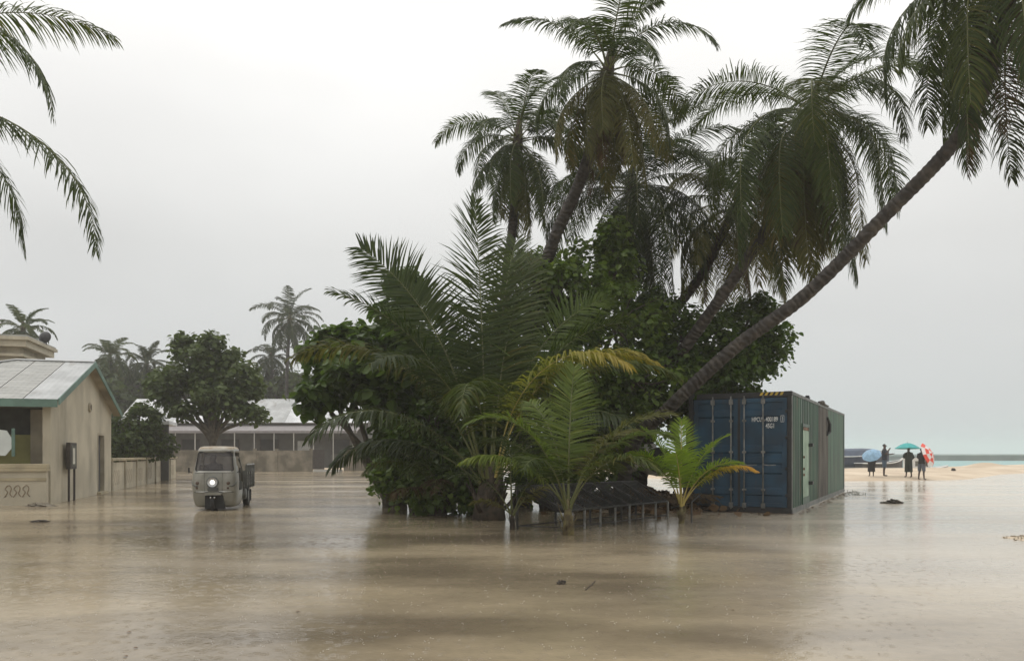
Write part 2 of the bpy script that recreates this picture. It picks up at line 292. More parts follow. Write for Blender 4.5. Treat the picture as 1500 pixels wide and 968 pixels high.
class MB:
    """collects boxes, tubes, quads and lathes; build() links them as one mesh"""
    def __init__(s): s.v = []; s.f = []
    def add(s, vs, fs):
        k = len(s.v); s.v += [tuple(map(float, v)) for v in vs]; s.f += [tuple(k + i for i in f) for f in fs]; return s
    def box(s, x0, x1, y0, y1, z0, z1, mtx=None, bev=0.0):
        if bev <= 0:
            vs = [(x, y, z) for z in (z0, z1) for y in (y0, y1) for x in (x0, x1)]
            fs = [(0, 2, 3, 1), (4, 5, 7, 6), (0, 1, 5, 4), (1, 3, 7, 5), (3, 2, 6, 7), (2, 0, 4, 6)]
        else:
            bm = bmesh.new(); bmesh.ops.create_cube(bm, size=1)
            for v in bm.verts: v.co = ((x0 + x1) / 2 + v.co.x * (x1 - x0), (y0 + y1) / 2 + v.co.y * (y1 - y0), (z0 + z1) / 2 + v.co.z * (z1 - z0))
            bmesh.ops.bevel(bm, geom=bm.edges[:], offset=bev, segments=2, affect='EDGES', profile=0.6)
            bm.verts.ensure_lookup_table(); bm.verts.index_update()
            vs = [tuple(v.co) for v in bm.verts]; fs = [tuple(v.index for v in f.verts) for f in bm.faces]; bm.free()
        if mtx is not None: vs = [tuple(mtx @ Vector(v)) for v in vs]
        return s.add(vs, fs)
    def tube(s, pts, rad, n=8, caps=True, flat=1.0):
        pts = [Vector(p) for p in pts]; K = len(pts); rad = rad if hasattr(rad, '__len__') else [rad] * K
        vs = []; up = Vector((0, 0, 1)); ref = None
        for i in range(K):
            t = (pts[min(i + 1, K - 1)] - pts[max(i - 1, 0)]).normalized()
            if ref is None: ref = t.cross(up if abs(t.z) < 0.95 else Vector((1, 0, 0))).normalized()
            ref = (ref - t * ref.dot(t)).normalized(); b = t.cross(ref)
            for j in range(n):
                a = 2 * math.pi * j / n; vs.append(pts[i] + ref * (math.cos(a) * rad[i]) + b * (math.sin(a) * rad[i] * flat))
        fs = [(i * n + j, i * n + (j + 1) % n, (i + 1) * n + (j + 1) % n, (i + 1) * n + j) for i in range(K - 1) for j in range(n)]
        if caps: fs += [tuple(range(n - 1, -1, -1)), tuple((K - 1) * n + j for j in range(n))]
        return s.add(vs, fs)
    def lathe(s, prof, n=16, mtx=None, caps=True):
        vs = [(r * math.cos(2 * math.pi * j / n), r * math.sin(2 * math.pi * j / n), z) for r, z in prof for j in range(n)]
        K = len(prof); fs = [(i * n + j, i * n + (j + 1) % n, (i + 1) * n + (j + 1) % n, (i + 1) * n + j) for i in range(K - 1) for j in range(n)]
        if caps: fs += [tuple(range(n - 1, -1, -1)), tuple((K - 1) * n + j for j in range(n))]
        if mtx is not None: vs = [tuple(mtx @ Vector(v)) for v in vs]
        return s.add(vs, fs)
    def prism(s, poly, axis, a, b):
        """a flat outline pushed from a to b along an axis"""
        n = len(poly)
        def mk(p, q): return {'x': (q, p[0], p[1]), 'y': (p[0], q, p[1]), 'z': (p[0], p[1], q)}[axis]
        vs = [mk(p, a) for p in poly] + [mk(p, b) for p in poly]
        return s.add(vs, [tuple(range(n - 1, -1, -1)), tuple(range(n, 2 * n))] + [(i, (i + 1) % n, n + (i + 1) % n, n + i) for i in range(n)])
    def build(s, name, m, parent=None, smooth=False):
        us = sorted({i for f_ in s.f for i in f_})
        if len(us) < len(s.v): mp_ = {o_: n_ for n_, o_ in enumerate(us)}; s.v = [s.v[i] for i in us]; s.f = [tuple(mp_[i] for i in f_) for f_ in s.f]
        me = bpy.data.meshes.new(name); me.from_pydata(s.v, [], s.f); me.update()
        return link(name, me, m, parent, smooth)
def smoothpath(pts, n):
    """Catmull-Rom through points"""
    p = np.array(pts, float); p = np.vstack((2 * p[0] - p[1], p, 2 * p[-1] - p[-2])); o = []; K = len(p) - 3
    for u in np.linspace(0, K - 1e-6, n):
        i = int(u); t = u - i; a, b, c, d = p[i:i + 4]
        o.append(0.5 * (2 * b + (c - a) * t + (2 * a - 5 * b + 4 * c - d) * t * t + (3 * b - a - 3 * c + d) * t ** 3))
    return np.array(o)
def nrm(a): return a / np.maximum(np.linalg.norm(a, axis=-1, keepdims=True), 1e-9)

# ------------------------------------------------------------------ ground, flood water, sea
def beach0(x): return np.interp(x, [-60, 0, 10, 17, 20, 25, 33, 40, 60, 200], [62, 60, 40, 39.3, 39.6, 42, 52, 58, 72, 90])
def beach1(x): return np.interp(x, [-1500, -60, 0, 10, 17, 25, 33, 42, 60, 200], [900, 160, 110, 72, 64, 62, 68, 74, 90, 120])
def hash2(x, y):
    return np.sin(x * 0.9 + 1.3 * np.sin(y * 0.7)) * 0.5 + np.sin(x * 0.37 - y * 0.53 + 2.0) * 0.5
def height(x, y):
    b0 = beach0(x); b1 = beach1(x)
    t = np.clip((y - b0) / 3.2, 0, 1); t = t * t * (3 - 2 * t)
    h = -0.06 + 0.26 * t + 0.03 * hash2(x, y) * t + 0.012 * hash2(x * 3, y * 3) * t
    d = np.clip((y - b1) / 9, 0, 1); h = h - d * d * (3 - 2 * d) * 1.9
    h = h + 0.45 * np.exp(-(((x - 41) / 1.6) ** 2 + ((y - 68) / 1.5) ** 2))         # sand mound
    h = h + 0.115 * np.exp(-(((x - 8.75) / 0.75) ** 2 + ((y - 12.95) / 0.6) ** 2))   # dry sand patch at the edge
    h = h + 0.5 * np.exp(-(((x - 3.2) / 1.6) ** 2 + ((y - 20.6) / 1.3) ** 2))        # heap behind the bench
    return h
def axis_coords(near, step, far, n):
    a = np.arange(0, near, step); g = near * (far / near) ** (np.linspace(0, 1, n)); return np.concatenate((a, g))
ax = axis_coords(60, 0.6, 1500, 26); xs = np.concatenate((-ax[:0:-1], ax))
ys = np.concatenate((-axis_coords(20, 2, 1500, 14)[:0:-1], axis_coords(110, 0.6, 1500, 22)))
X, Y = np.meshgrid(xs, ys); Hh = height(X, Y)
def gridmesh(X, Y, Zz, keep=None):
    ny, nx = X.shape; idx = np.arange(nx * ny).reshape(ny, nx)
    q = np.stack((idx[:-1, :-1], idx[:-1, 1:], idx[1:, 1:], idx[1:, :-1]), -1).reshape(-1, 4)
    if keep is not None: q = q[keep.reshape(-1)]
    u, inv = np.unique(q, return_inverse=True); v = np.stack((X, Y, Zz), -1).reshape(-1, 3)[u]
    return nmesh(v, inv.reshape(-1), np.full(len(q), 4))
g = link('ground', gridmesh(X, Y, Hh), 'sand', None, True); g['kind'] = 'structure'
cx = (X[:-1, :-1] + X[1:, 1:]) / 2; cy = (Y[:-1, :-1] + Y[1:, 1:]) / 2
keep = (cy < beach0(cx) + 3.0) & (np.abs(cx) < 90) & (cy > -30) & (cy < 74)
f = link('flood_water', gridmesh(X, Y, np.zeros_like(X), keep), 'flood', None, True); f['kind'] = 'structure'
keep = (cy > beach1(cx) - 2)
f = link('sea', gridmesh(X, Y, np.full_like(X, -0.55), keep), 'sea', None, True); f['kind'] = 'structure'

# ------------------------------------------------------------------ palm fronds
WIND = np.array((0.55, 0.0, 0.0))
def frond_mesh(L, elev, droop, az, hang=0.5, n=64, lmax=0.75, wid=0.042, vee=0.2, seed=0, start=0.16, wind=0.25, sway=0.0, power=1.25, nseg=4, thin=1.0, rag=0.15, roll=0.0):
    r = np.random.default_rng(seed)
    K = 40; s = np.linspace(0, 1, K + 1)
    th = np.maximum(elev - droop * s ** power, R(-87)); ya = sway * s ** 1.5
    ca, sa = math.cos(az), math.sin(az)
    d = np.stack((np.cos(th) * np.cos(ya), np.cos(th) * np.sin(ya), np.sin(th)), -1)
    rot = np.array(((ca, sa, 0), (-sa, ca, 0), (0, 0, 1)))          # row vectors: local -> world
    d = d @ rot + np.outer(s ** 1.5, WIND) * wind * 0.6; d = nrm(d)
    pts = np.concatenate((np.zeros((1, 3)), np.cumsum((d[:-1] + d[1:]) / 2 * L / K, 0)))
    side = nrm(np.cross(d, np.array((0, 0, 1.0)) + 1e-3)); lat0 = np.array((-math.sin(az + math.pi), math.cos(az + math.pi), 0)) * 1.0
    lat0 = np.array((math.sin(az), -math.cos(az), 0.0)); side = nrm(side * 0.3 + lat0); side = nrm(side - d * np.sum(side * d, -1, keepdims=True)); up = np.cross(side, d)
    tw = roll + r.uniform(-0.5, 0.5) * s[:, None]
    side, up = side * np.cos(tw) + up * np.sin(tw), up * np.cos(tw) - side * np.sin(tw)
    V = []; Lp = []; T = []; A = []; nv = 0
    # rib
    m4 = 4; idx = np.arange(0, K + 1, 2); rr = np.interp(s[idx], [0, 0.04, 0.15, 1], [0.055, 0.036, 0.024, 0.004]) * (0.6 + 0.4 * L / 5)
    for j, (a, b) in enumerate(((1, 0), (0, 0.8), (-1, 0), (0, -0.8))):
        V.append(pts[idx] + side[idx] * (a * rr)[:, None] + up[idx] * (b * rr)[:, None])
    ribv = np.stack(V, 1).reshape(-1, 3); kk = len(idx); base = np.arange(kk - 1) * 4
    q = np.concatenate([np.stack((base + j, base + (j + 1) % 4, base + 4 + (j + 1) % 4, base + 4 + j), -1) for j in range(4)])
    rib_l, rib_t = q.reshape(-1), np.full(len(q), 4)
    # leaflets
    vs = []; al = []
    for sg in (1, -1):
        u = np.linspace(start, 0.995, n) + r.normal(0, 0.004, n); u = np.clip(u, start, 0.998)
        if rag > 0: u = u[r.random(n) > rag * 0.35]
        k = len(u); fi = u * K
        def at(arr): return np.stack([np.interp(fi, np.arange(K + 1), arr[:, c]) for c in range(3)], -1)
        p = at(pts); t = nrm(at(d)); b = nrm(at(side)) * sg; up_ = nrm(at(up))
        x = (u - start) / (1 - start)
        ll = lmax * np.interp(x, [0, 0.12, 0.4, 0.75, 1], [0.55, 0.85, 1.0, 0.75, 0.30]) * r.uniform(0.82, 1.1, k)
        if rag > 0: ll = ll * np.where(r.random(k) < rag, r.uniform(0.45, 0.9, k), 1)
        al_ = np.interp(x, [0, 0.5, 1], [R(80), R(66), R(34)]) + r.normal(0, 0.06, k)
        be = vee + r.normal(0, 0.10, k)
        dd = t * np.cos(al_)[:, None] + (b * np.cos(be)[:, None] + up_ * np.sin(be)[:, None]) * np.sin(al_)[:, None]
        hg = hang * r.uniform(0.7, 1.3, k)
        cur = p; P_ = [p]; D_ = [dd]
        for q_ in range(nseg):
            cur = cur + dd * (ll / nseg)[:, None]; P_.append(cur)
            f_ = (q_ + 1) / nseg
            dd = nrm(dd + np.array((0, 0, -1.0)) * (hg * (0.30 + 0.55 * f_) * 4 / nseg)[:, None] + WIND * (wind * 0.55 * f_ * 4 / nseg) + r.normal(0, 0.035, (k, 3))); D_.append(dd)
        ww = [0.55, 1.0, 0.92, 0.62, 0][:nseg] + [0] if nseg != 4 else [0.55, 1.0, 0.92, 0.62, 0.0]
        if nseg == 3: ww = [0.6, 1.0, 0.8, 0]
        if nseg == 2: ww = [0.7, 1.0, 0]
        cols = []
        for q_ in range(nseg + 1):
            wv = t - D_[q_] * np.sum(t * D_[q_], -1, keepdims=True); wv = nrm(wv); bn = np.cross(wv, D_[q_])
            jit = r.normal(0.0, 0.35, k)[:, None]; wv = wv * np.cos(jit) + bn * np.sin(jit)
            hw = wid * thin * ww[q_] * 0.5
            if q_ < nseg: cols += [P_[q_] - wv * hw, P_[q_] + wv * hw]
            else: cols += [P_[q_]]
        vs.append(np.stack(cols, 1)); al.append(np.repeat(u, 2 * nseg + 1))
    vs = np.concatenate(vs); k = len(vs); per = 2 * nseg + 1
    bs = (np.arange(k) * per + len(ribv))[:, None]
    quad = np.concatenate([bs + np.array([[2 * i, 2 * i + 1, 2 * i + 3, 2 * i + 2]]) for i in range(nseg - 1)]).reshape(-1, 4)
    tri = bs + np.array([[2 * nseg - 2, 2 * nseg - 1, 2 * nseg]])
    V = np.concatenate((ribv, vs.reshape(-1, 3)))
    loops = np.concatenate((rib_l, quad.reshape(-1), tri.reshape(-1))); tot = np.concatenate((rib_t, np.full(len(quad), 4), np.full(len(tri), 3)))
    me = nmesh(V, loops, tot)
    mi = np.zeros(len(tot), np.int32); mi[:len(rib_t)] = 1
    if len(me.polygons) == len(mi): me.polygons.foreach_set('material_index', mi)
    a = me.attributes.new('along', 'FLOAT', 'POINT')
    av = np.concatenate((np.repeat(s[idx], 4), np.concatenate(al)))
    if len(a.data) == len(av): a.data.foreach_set('value', av.astype(np.float32))
    return me
def frond(parent, loc, m, rib='rachis', **kw):
    me = frond_mesh(**kw); o = link('frond', me, m, parent, False); me.materials.append(M[rib]); o.location = loc
    return o

def trunk_mesh(path, r0, r1, flare=1.5, n=12, rings=0.13, seed=0, parent=None):
    """ringed, slightly uneven coconut trunk along a path"""
    r = np.random.default_rng(seed); L = np.sum(np.linalg.norm(np.diff(path, axis=0), axis=1))
    K = max(24, int(L / (rings / 2))); pp = smoothpath(path, K); rad = []
    for i in range(K):
        t = i / (K - 1); rr = r0 + (r1 - r0) * t ** 0.8; rr *= 1 + (flare - 1) * math.exp(-t * L / 0.35)
        rad.append(rr * (1.0 + (0.06 if i % 2 else -0.03) + r.normal(0, 0.022)))
    o = MB().tube([tuple(p) for p in pp], rad, n).build('trunk', 'trunk', parent, True)
    al = np.concatenate(([0], np.cumsum(np.linalg.norm(np.diff(pp, axis=0), axis=1)))); a = o.data.attributes.new('along', 'FLOAT', 'POINT'); a.data.foreach_set('value', np.repeat(al, n).astype(np.float32))
    return o
def coconut_mesh():
    mb = MB(); mb.lathe([(0.02, -0.14), (0.07, -0.12), (0.105, -0.04), (0.11, 0.03), (0.085, 0.10), (0.03, 0.135)], 10); o = mb.build('coconut', 'coconut'); me = o.data; bpy.data.objects.remove(o)
    me.polygons.foreach_set('use_smooth', np.ones(len(me.polygons), bool)); return me
NUT = coconut_mesh()

def palm(label, path, r0, r1, nf=24, L=4.3, seed=1, young=80, old=-35, mats=('palm', 'palm', 'palm_olive'), n=60, skip=None, nuts=0, wind=0.3, lmax=None, dead=0, hangk=1.0, nseg=4, thin=1.0, azoff=0.0, group='coconut palms', droopk=1.0):
    lmax = lmax or 0.215 * L
    base = path[0]; t = empty('palm_tree', tuple(base), 0, label, 'palm tree', group)
    rel = [np.array(p) - base for p in path]
    trunk_mesh(rel, r0, r1, seed=seed, parent=t)
    top = rel[-1]; r = np.random.default_rng(seed)
    ax = nrm((rel[-1] - rel[-2])[None])[0]
    mb = MB()       # fibrous crown heart the frond stalks grow from
    if nseg == 4: n = int(n * 2.05); thin *= 0.56; lmax *= 1.25; hangk *= 1.15
    hp = [top - ax * 0.35, top, top + ax * 0.45, top + ax * 0.9]; mb.tube([tuple(p) for p in hp], [r1 * 1.0, r1 * 1.35, r1 * 0.9, 0.03], 9); mb.build('crown_shaft', 'husk', t, True)
    for i in range(nf):
        a = i / max(1, nf - 1)                                  # 0 young .. 1 old
        az = i * 2.39996 + azoff + r.normal(0, 0.12)
        if skip and skip(i, az): continue
        el = R(young + (old - young) * a ** 0.85 + r.normal(0, 9))
        dr = (0.75 + 1.05 * math.sin(math.pi * min(1, a * 0.9 + 0.1))) * droopk + r.normal(0, 0.24)
        LL = L * (0.80 + 0.25 * math.sin(math.pi * min(1, 0.2 + a * 0.7))) * r.uniform(0.82, 1.10)
        isdead = i >= nf - dead
        mm = 'palm_brown' if isdead else mats[min(len(mats) - 1, int((a * 0.85 + r.uniform(-0.12, 0.18)) * len(mats))) if a > 0.12 else 0]
        lo = top + ax * (0.35 - 0.45 * a) + np.array((math.cos(az), math.sin(az), 0)) * r1 * 0.8
        frond(t, tuple(lo), mm, 'rachis', L=LL, elev=el, droop=dr, az=az, hang=(0.26 + 0.42 * a) * hangk, n=n, lmax=lmax * (0.75 if isdead else 1), seed=seed * 100 + i, wind=wind, vee=0.22 - 0.75 * a ** 0.6, sway=r.normal(0, 0.28), nseg=nseg, thin=thin * (0.6 if isdead else 1), rag=0.15 + 0.4 * a)
    for k in range(nuts):
        a = r.uniform(0, 2 * math.pi); o = bpy.data.objects.new('coconut', NUT); C.objects.link(o); o.parent = t
        o.location = tuple(top + np.array((math.cos(a) * 0.27, math.sin(a) * 0.27, -0.12 - 0.18 * r.random()))); o.rotation_euler = (r.uniform(-.4, .4), r.uniform(-.4, .4), 0)
    return t

# tall palms behind the container and the bushes
palm('slim straight coconut palm left of the tallest palm, above the big stemless palm', [G(728, 22.5), P(733, 560, 22.3), P(741, 420, 22.0), P(752, 320, 22), P(758, 215, 22)], 0.15, 0.12, 28, 2.6, 11, old=-72, n=56, mats=('palm', 'palm', 'palm', 'palm_olive'), hangk=1.1, wind=0.25)
palm('tallest coconut palm, its curved trunk rising right and its crown cut by the frame', [G(765, 20.8), P(775, 500, 20.2), P(805, 370, 19.5), P(848, 270, 18.9), P(877, 180, 18.3), P(888, 118, 18)], 0.175, 0.125, 29, 2.5, 23, old=-70, n=60, mats=('palm', 'palm', 'palm_olive', 'palm_olive'), dead=3, nuts=5, hangk=1.1)
palm('dense dark coconut palm with a full drooping crown in the middle of the grove', [G(912, 22.5), P(915, 520, 22.3), P(920, 400, 22), P(925, 285, 22)], 0.18, 0.14, 42, 3.4, 31, n=56, mats=('palm_dark', 'palm', 'palm_dark'), hangk=1.3, dead=1, old=-65)
palm('shorter coconut palm half hidden behind the drooping crown of its neighbour', [G(930, 22.6), P(950, 520, 22.4), P(985, 460, 22.2), P(1030, 398, 22), P(1074, 312, 21.6)], 0.16, 0.12, 32, 3.0, 43, n=54, mats=('palm', 'palm_olive', 'palm_olive'), dead=2, hangk=1.2, old=-60)
palm('leaning coconut palm with umbrella crown and long hanging fronds, behind the container', [G(930, 20.6), P(968, 560, 20.0), P(1010, 500, 19.5), P(1075, 408, 18.7), P(1138, 310, 18.0), P(1168, 240, 17.6), P(1183, 180, 17.5)], 0.165, 0.12, 36, 3.55, 57, droopk=1.45, n=66, mats=('palm', 'palm', 'palm_olive'), dead=3, nuts=6, hangk=1.2, old=-72, young=62)
palm('strongly leaning coconut palm whose bare trunk crosses the sky at the right', [G(905, 18.4), P(928, 650, 17.7), P(975, 602, 17.0), P(1075, 510, 16.3), P(1180, 432, 15.6), P(1300, 312, 14.6), P(1395, 212, 13.8), P(1444, 122, 13.5), P(1488, -40, 13.4)], 0.155, 0.115, 38, 3.35, 64, droopk=1.12, n=66, mats=('palm', 'palm', 'palm_dark'), dead=6, nuts=4, hangk=1.3, old=-58, young=60, azoff=0.6)
lp = palm('coconut palm at the left edge, only its drooping fronds hanging into view', [G(-380, 12.4), G(-340, 12.3, 3), P(-290, 330, 12.2), P(-215, 165, 12)], 0.17, 0.12, 32, 3.3, 72, droopk=1.35, skip=lambda i, az: math.cos(az) > 0.55, n=66, mats=('palm', 'palm', 'palm_olive'), hangk=1.2, nuts=3, old=-60)
lt = P(-215, 165, 12) - G(-380, 12.4)
for i, (az, el, dr_, L_) in enumerate(((-14, 52, 138, 4.5), (10, 16, 110, 4.6), (24, 68, 88, 4.4), (-30, 5, 88, 4.0))):
    frond(lp, tuple(lt + np.array((0.1, 0, 0.2 - 0.08 * i))), 'palm', L=L_, elev=R(el), droop=R(dr_), az=R(az), hang=0.55, n=130, lmax=0.85, wid=0.026, seed=7700 + i, vee=-0.1, wind=0.1, rag=0.25, sway=0.1)
palm('distant lone coconut palm rising above the far metal roof', [G(418, 77), P(420, 560, 77), P(424, 470, 77)], 0.2, 0.15, 34, 3.9, 81, n=58, mats=('palm_dark',), nseg=3, thin=1.6, hangk=1.2, droopk=1.2, group='far palms')
palm('distant low coconut palm beside the lone far palm, lower and half hidden', [G(402, 80), P(400, 600, 80), P(398, 525, 80)], 0.2, 0.15, 26, 3.0, 82, n=58, mats=('palm_dark',), nseg=3, thin=1.6, droopk=1.2, group='far palms')
palm('distant coconut palm just right of the cream gable, left of the leafy tree', [G(160, 74), P(160, 600, 74), P(161, 528, 74)], 0.2, 0.15, 30, 3.1, 83, n=58, mats=('palm',), nseg=3, thin=1.6, droopk=1.2, group='far palms')
palm('distant coconut palm peeping out left of the leafy tree crown', [G(216, 78), P(216, 600, 78), P(215, 535, 78)], 0.2, 0.15, 28, 2.9, 84, n=58, mats=('palm_dark',), nseg=3, thin=1.6, droopk=1.2, group='far palms')
palm('distant coconut palm behind the flat roofed cream building', [G(36, 62), P(36, 560, 62), P(34, 485, 62)], 0.2, 0.15, 26, 2.6, 85, n=58, mats=('palm',), nseg=3, thin=1.6, droopk=1.2, group='far palms')
palm('distant coconut palm with fronds right of the leafy tree crown', [G(352, 82), P(352, 620, 82), P(350, 560, 82)], 0.2, 0.15, 26, 3.2, 86, n=58, mats=('palm_olive',), nseg=3, thin=1.6, droopk=1.2, group='far palms')

def petiole_stump(mb, r, k, rad, h):
    for i in range(k):
        a = r.uniform(0, 2 * math.pi); q = min(1, rad / 0.3); b = r.uniform(0.1, 0.35) * q; z0 = r.uniform(0, h * 0.6)
        p0 = np.array((math.cos(a) * rad * 0.8, math.sin(a) * rad * 0.8, z0)); p1 = p0 + np.array((math.cos(a) * b, math.sin(a) * b, r.uniform(0.25, 0.6) * (0.3 + 0.7 * q)))
        mb.tube([tuple(p0), tuple((p0 + p1) / 2 + np.array((0, 0, -0.03))), tuple(p1)], [0.075 * q, 0.05 * q, 0.03 * q], 5, flat=0.5)
def young_palm(name, label, loc, stem_r, stem_h, fr, seed, lmaxdef=0.7, n=70, stem_mat='husk', group='stemless palms'):
    """a palm without a tall trunk: fr rows = (azimuth, elevation, droop, length, material, hang, vee)"""
    t = empty(name, tuple(loc), 0, label, 'palm', group); r = np.random.default_rng(seed)
    mb = MB(); mb.tube([(0, 0, -0.1), (0.01, 0, stem_h * 0.35), (0, 0.01, stem_h * 0.75), (0, 0, stem_h * 1.25)], [stem_r * 1.15, stem_r * 0.95, stem_r * 0.7, stem_r * 0.2], 12)
    petiole_stump(mb, r, 12, stem_r, stem_h); mb.build('stem', stem_mat, t, True)
    for i, q in enumerate(fr):
        az, el, dr, L, m, hg, ve = q[:7]; az = R(az); ex = q[7] if len(q) > 7 else {}
        kw = dict(L=L, elev=R(el), droop=R(dr), az=az, hang=hg, n=n, lmax=lmaxdef, vee=ve, seed=seed * 50 + i, wind=0.12, start=0.27, rag=0.06, power=1.6, thin=0.95 if L > 3 else (0.62 if L > 2 else 0.5)); kw.update(ex)
        rib = 'rachis_y' if m in ('palm_lime', 'palm_gold', 'palm_yellow') else 'rachis'
        lo = np.array((math.cos(az) * stem_r * 0.55, math.sin(az) * stem_r * 0.55, stem_h * 0.8 + 0.02 * (len(fr) - i)))
        frond(t, tuple(lo), m, rib, **kw)
    return t
# azimuth: 0 = right, 90 = away, 180 = left, 270 = towards the camera
young_palm('stemless_palm', 'big stemless palm with tall feathery fronds fanning from a dark shaggy base', G(716, 16.8), 0.33, 0.9, [
    (112, 86, 14, 6.1, 'palm', 0.12, 0.2, dict(lmax=1.35, n=120)), (75, 82, 26, 5.7, 'palm', 0.15, 0.2, dict(lmax=1.25, n=110)), (60, 84, 34, 5.3, 'palm', 0.2, 0.2, dict(lmax=1.1)), (172, 78, 46, 5.7, 'palm', 0.2, 0.2, dict(roll=0.9, lmax=1.25, n=120)), (150, 76, 40, 5.3, 'palm', 0.2, 0.2, dict(roll=0.6, lmax=1.1)), (28, 78, 62, 5.2, 'palm_fresh', 0.25, 0.2, dict(roll=-0.7, lmax=1.05)),
    (176, 66, 92, 5.4, 'palm_olive', 0.55, 0.1), (185, 74, 62, 5.2, 'palm', 0.3, 0.2), (15, 76, 72, 4.9, 'palm', 0.25, 0.25),
    (-6, 76, 112, 4.9, 'palm_yellow', 0.6, 0.1, dict(lmax=0.85)), (350, 66, 98, 4.9, 'palm', 0.5, 0.1), (325, 80, 118, 4.6, 'palm_yellow', 0.7, 0.1, dict(lmax=1.0)),
    (262, 70, 128, 4.2, 'palm', 0.7, 0.0), (235, 70, 100, 4.6, 'palm_dark', 0.55, 0.1), (140, 70, 80, 4.8, 'palm_dark', 0.4, 0.1), (100, 74, 80, 4.9, 'palm_dark', 0.4, 0.1),
    (205, 52, 100, 4.3, 'palm_dark', 0.6, 0.0), (325, 55, 95, 3.9, 'palm_dark', 0.6, 0.0), (170, 40, 90, 3.8, 'palm_dark', 0.7, 0.0), (30, 50, 90, 4.0, 'palm_dark', 0.6, 0.0)], 3, 0.95, 84)
young_palm('stemless_palm', 'mid sized green stemless palm standing in the water before the bench', G(832, 13.6), 0.10, 0.5, [
    (80, 86, 30, 2.5, 'palm_fresh', 0.15, 0.25), (185, 72, 105, 2.5, 'palm_fresh', 0.3, 0.25, dict(power=2.0)), (10, 64, 85, 2.4, 'palm_fresh', 0.35, 0.2), (-20, 70, 75, 2.5, 'palm_olive', 0.3, 0.2),
    (195, 52, 75, 2.1, 'palm_fresh', 0.55, 0.0), (120, 78, 60, 2.4, 'palm_fresh', 0.3, 0.2), (320, 60, 100, 2.1, 'palm', 0.5, 0.1), (240, 62, 100, 2.0, 'palm', 0.5, 0.1), (150, 64, 80, 2.3, 'palm', 0.4, 0.1), (40, 70, 80, 2.4, 'palm_olive', 0.4, 0.1)], 5, 0.62, 84, 'palmstem')
young_palm('stemless_palm', 'small bright lime palm with a golden drooping frond by the container', G(998, 15.9), 0.06, 0.38, [
    (80, 84, 30, 1.75, 'palm_lime', 0.12, 0.25), (150, 78, 45, 1.75, 'palm_lime', 0.2, 0.25), (20, 72, 50, 1.75, 'palm_lime', 0.2, 0.25), (200, 66, 62, 1.6, 'palm_lime', 0.3, 0.2),
    (-4, 58, 85, 1.75, 'palm_gold', 0.45, 0.1), (330, 66, 75, 1.55, 'palm_lime', 0.3, 0.2), (250, 72, 60, 1.5, 'palm_lime', 0.25, 0.2), (30, 60, 85, 1.75, 'palm_olive', 0.45, 0.1)], 6, 0.46, 84, 'palmstem')
young_palm('stemless_palm', 'thin young palm shoot beside the shaggy palm base, left end of the bench', G(750, 14.5), 0.05, 0.3, [
    (100, 82, 30, 1.5, 'palm', 0.3, 0.2), (180, 62, 80, 1.4, 'palm_dark', 0.4, 0.1), (200, 40, 60, 0.8, 'palm_olive', 0.4, 0.1), (330, 70, 70, 1.3, 'palm_dark', 0.4, 0.1), (20, 60, 60, 0.9, 'palm_olive', 0.4, 0.1)], 8, 0.42, 36)
young_palm('stemless_palm', 'low bushy palm clump drooping to the water left of the shaggy base', G(645, 18.0), 0.14, 0.5, [
    (185, 60, 105, 2.3, 'palm_dark', 0.6, 0.0), (215, 50, 95, 2.1, 'palm', 0.6, 0.0), (160, 70, 100, 2.3, 'palm_dark', 0.6, 0.0), (250, 55, 110, 2.0, 'palm', 0.7, 0.0), (300, 60, 100, 2.0, 'palm_dark', 0.6, 0.0), (270, 35, 80, 1.7, 'palm_brown', 0.8, 0.0), (20, 60, 90, 2.0, 'palm_dark', 0.6, 0), (230, 25, 60, 1.5, 'palm_brown', 0.8, 0.0), (90, 75, 60, 2.2, 'palm_dark', 0.4, 0.1)], 9, 0.6, 46)

# ------------------------------------------------------------------ broad leaved trees and bushes
LEAF = np.array(((0, 0, 0), (-0.34, 0.10, 0.05), (-0.46, 0.42, 0.09), (-0.27, 0.76, 0.06), (0, 1.0, -0.05), (0.27, 0.76, 0.06), (0.46, 0.42, 0.09), (0.34, 0.10, 0.05)))
def leaves_mesh(pos, outd, size, r, jitter=0.75, droop=0.35):
    """one real folded leaf blade at each position"""
    k = len(pos)
    n_ = nrm(outd * 0.55 + np.array((0, 0, 0.75)) + r.normal(0, jitter, (k, 3)) * 0.6)
    a = r.normal(0, 1, (k, 3)) + outd * 0.8 - np.array((0, 0, droop)); a = nrm(a - n_ * np.sum(a * n_, -1, keepdims=True)); b = np.cross(a, n_)
    sz = (size * r.uniform(0.42, 1.35, k))[:, None, None]
    v = pos[:, None] + sz * (LEAF[None, :, 0:1] * b[:, None] + LEAF[None, :, 1:2] * a[:, None] + LEAF[None, :, 2:3] * n_[:, None])
    bs = (np.arange(k) * 8)[:, None]
    q = np.concatenate((bs + np.array([[0, 4, 3, 1]]), bs + np.array([[0, 7, 5, 4]]), ), 0); t = np.concatenate((bs + np.array([[1, 3, 2]]), bs + np.array([[7, 6, 5]])), 0)
    return nmesh(v.reshape(-1, 3), np.concatenate((q.reshape(-1), t.reshape(-1))), np.concatenate((np.full(len(q), 4), np.full(len(t), 3))))
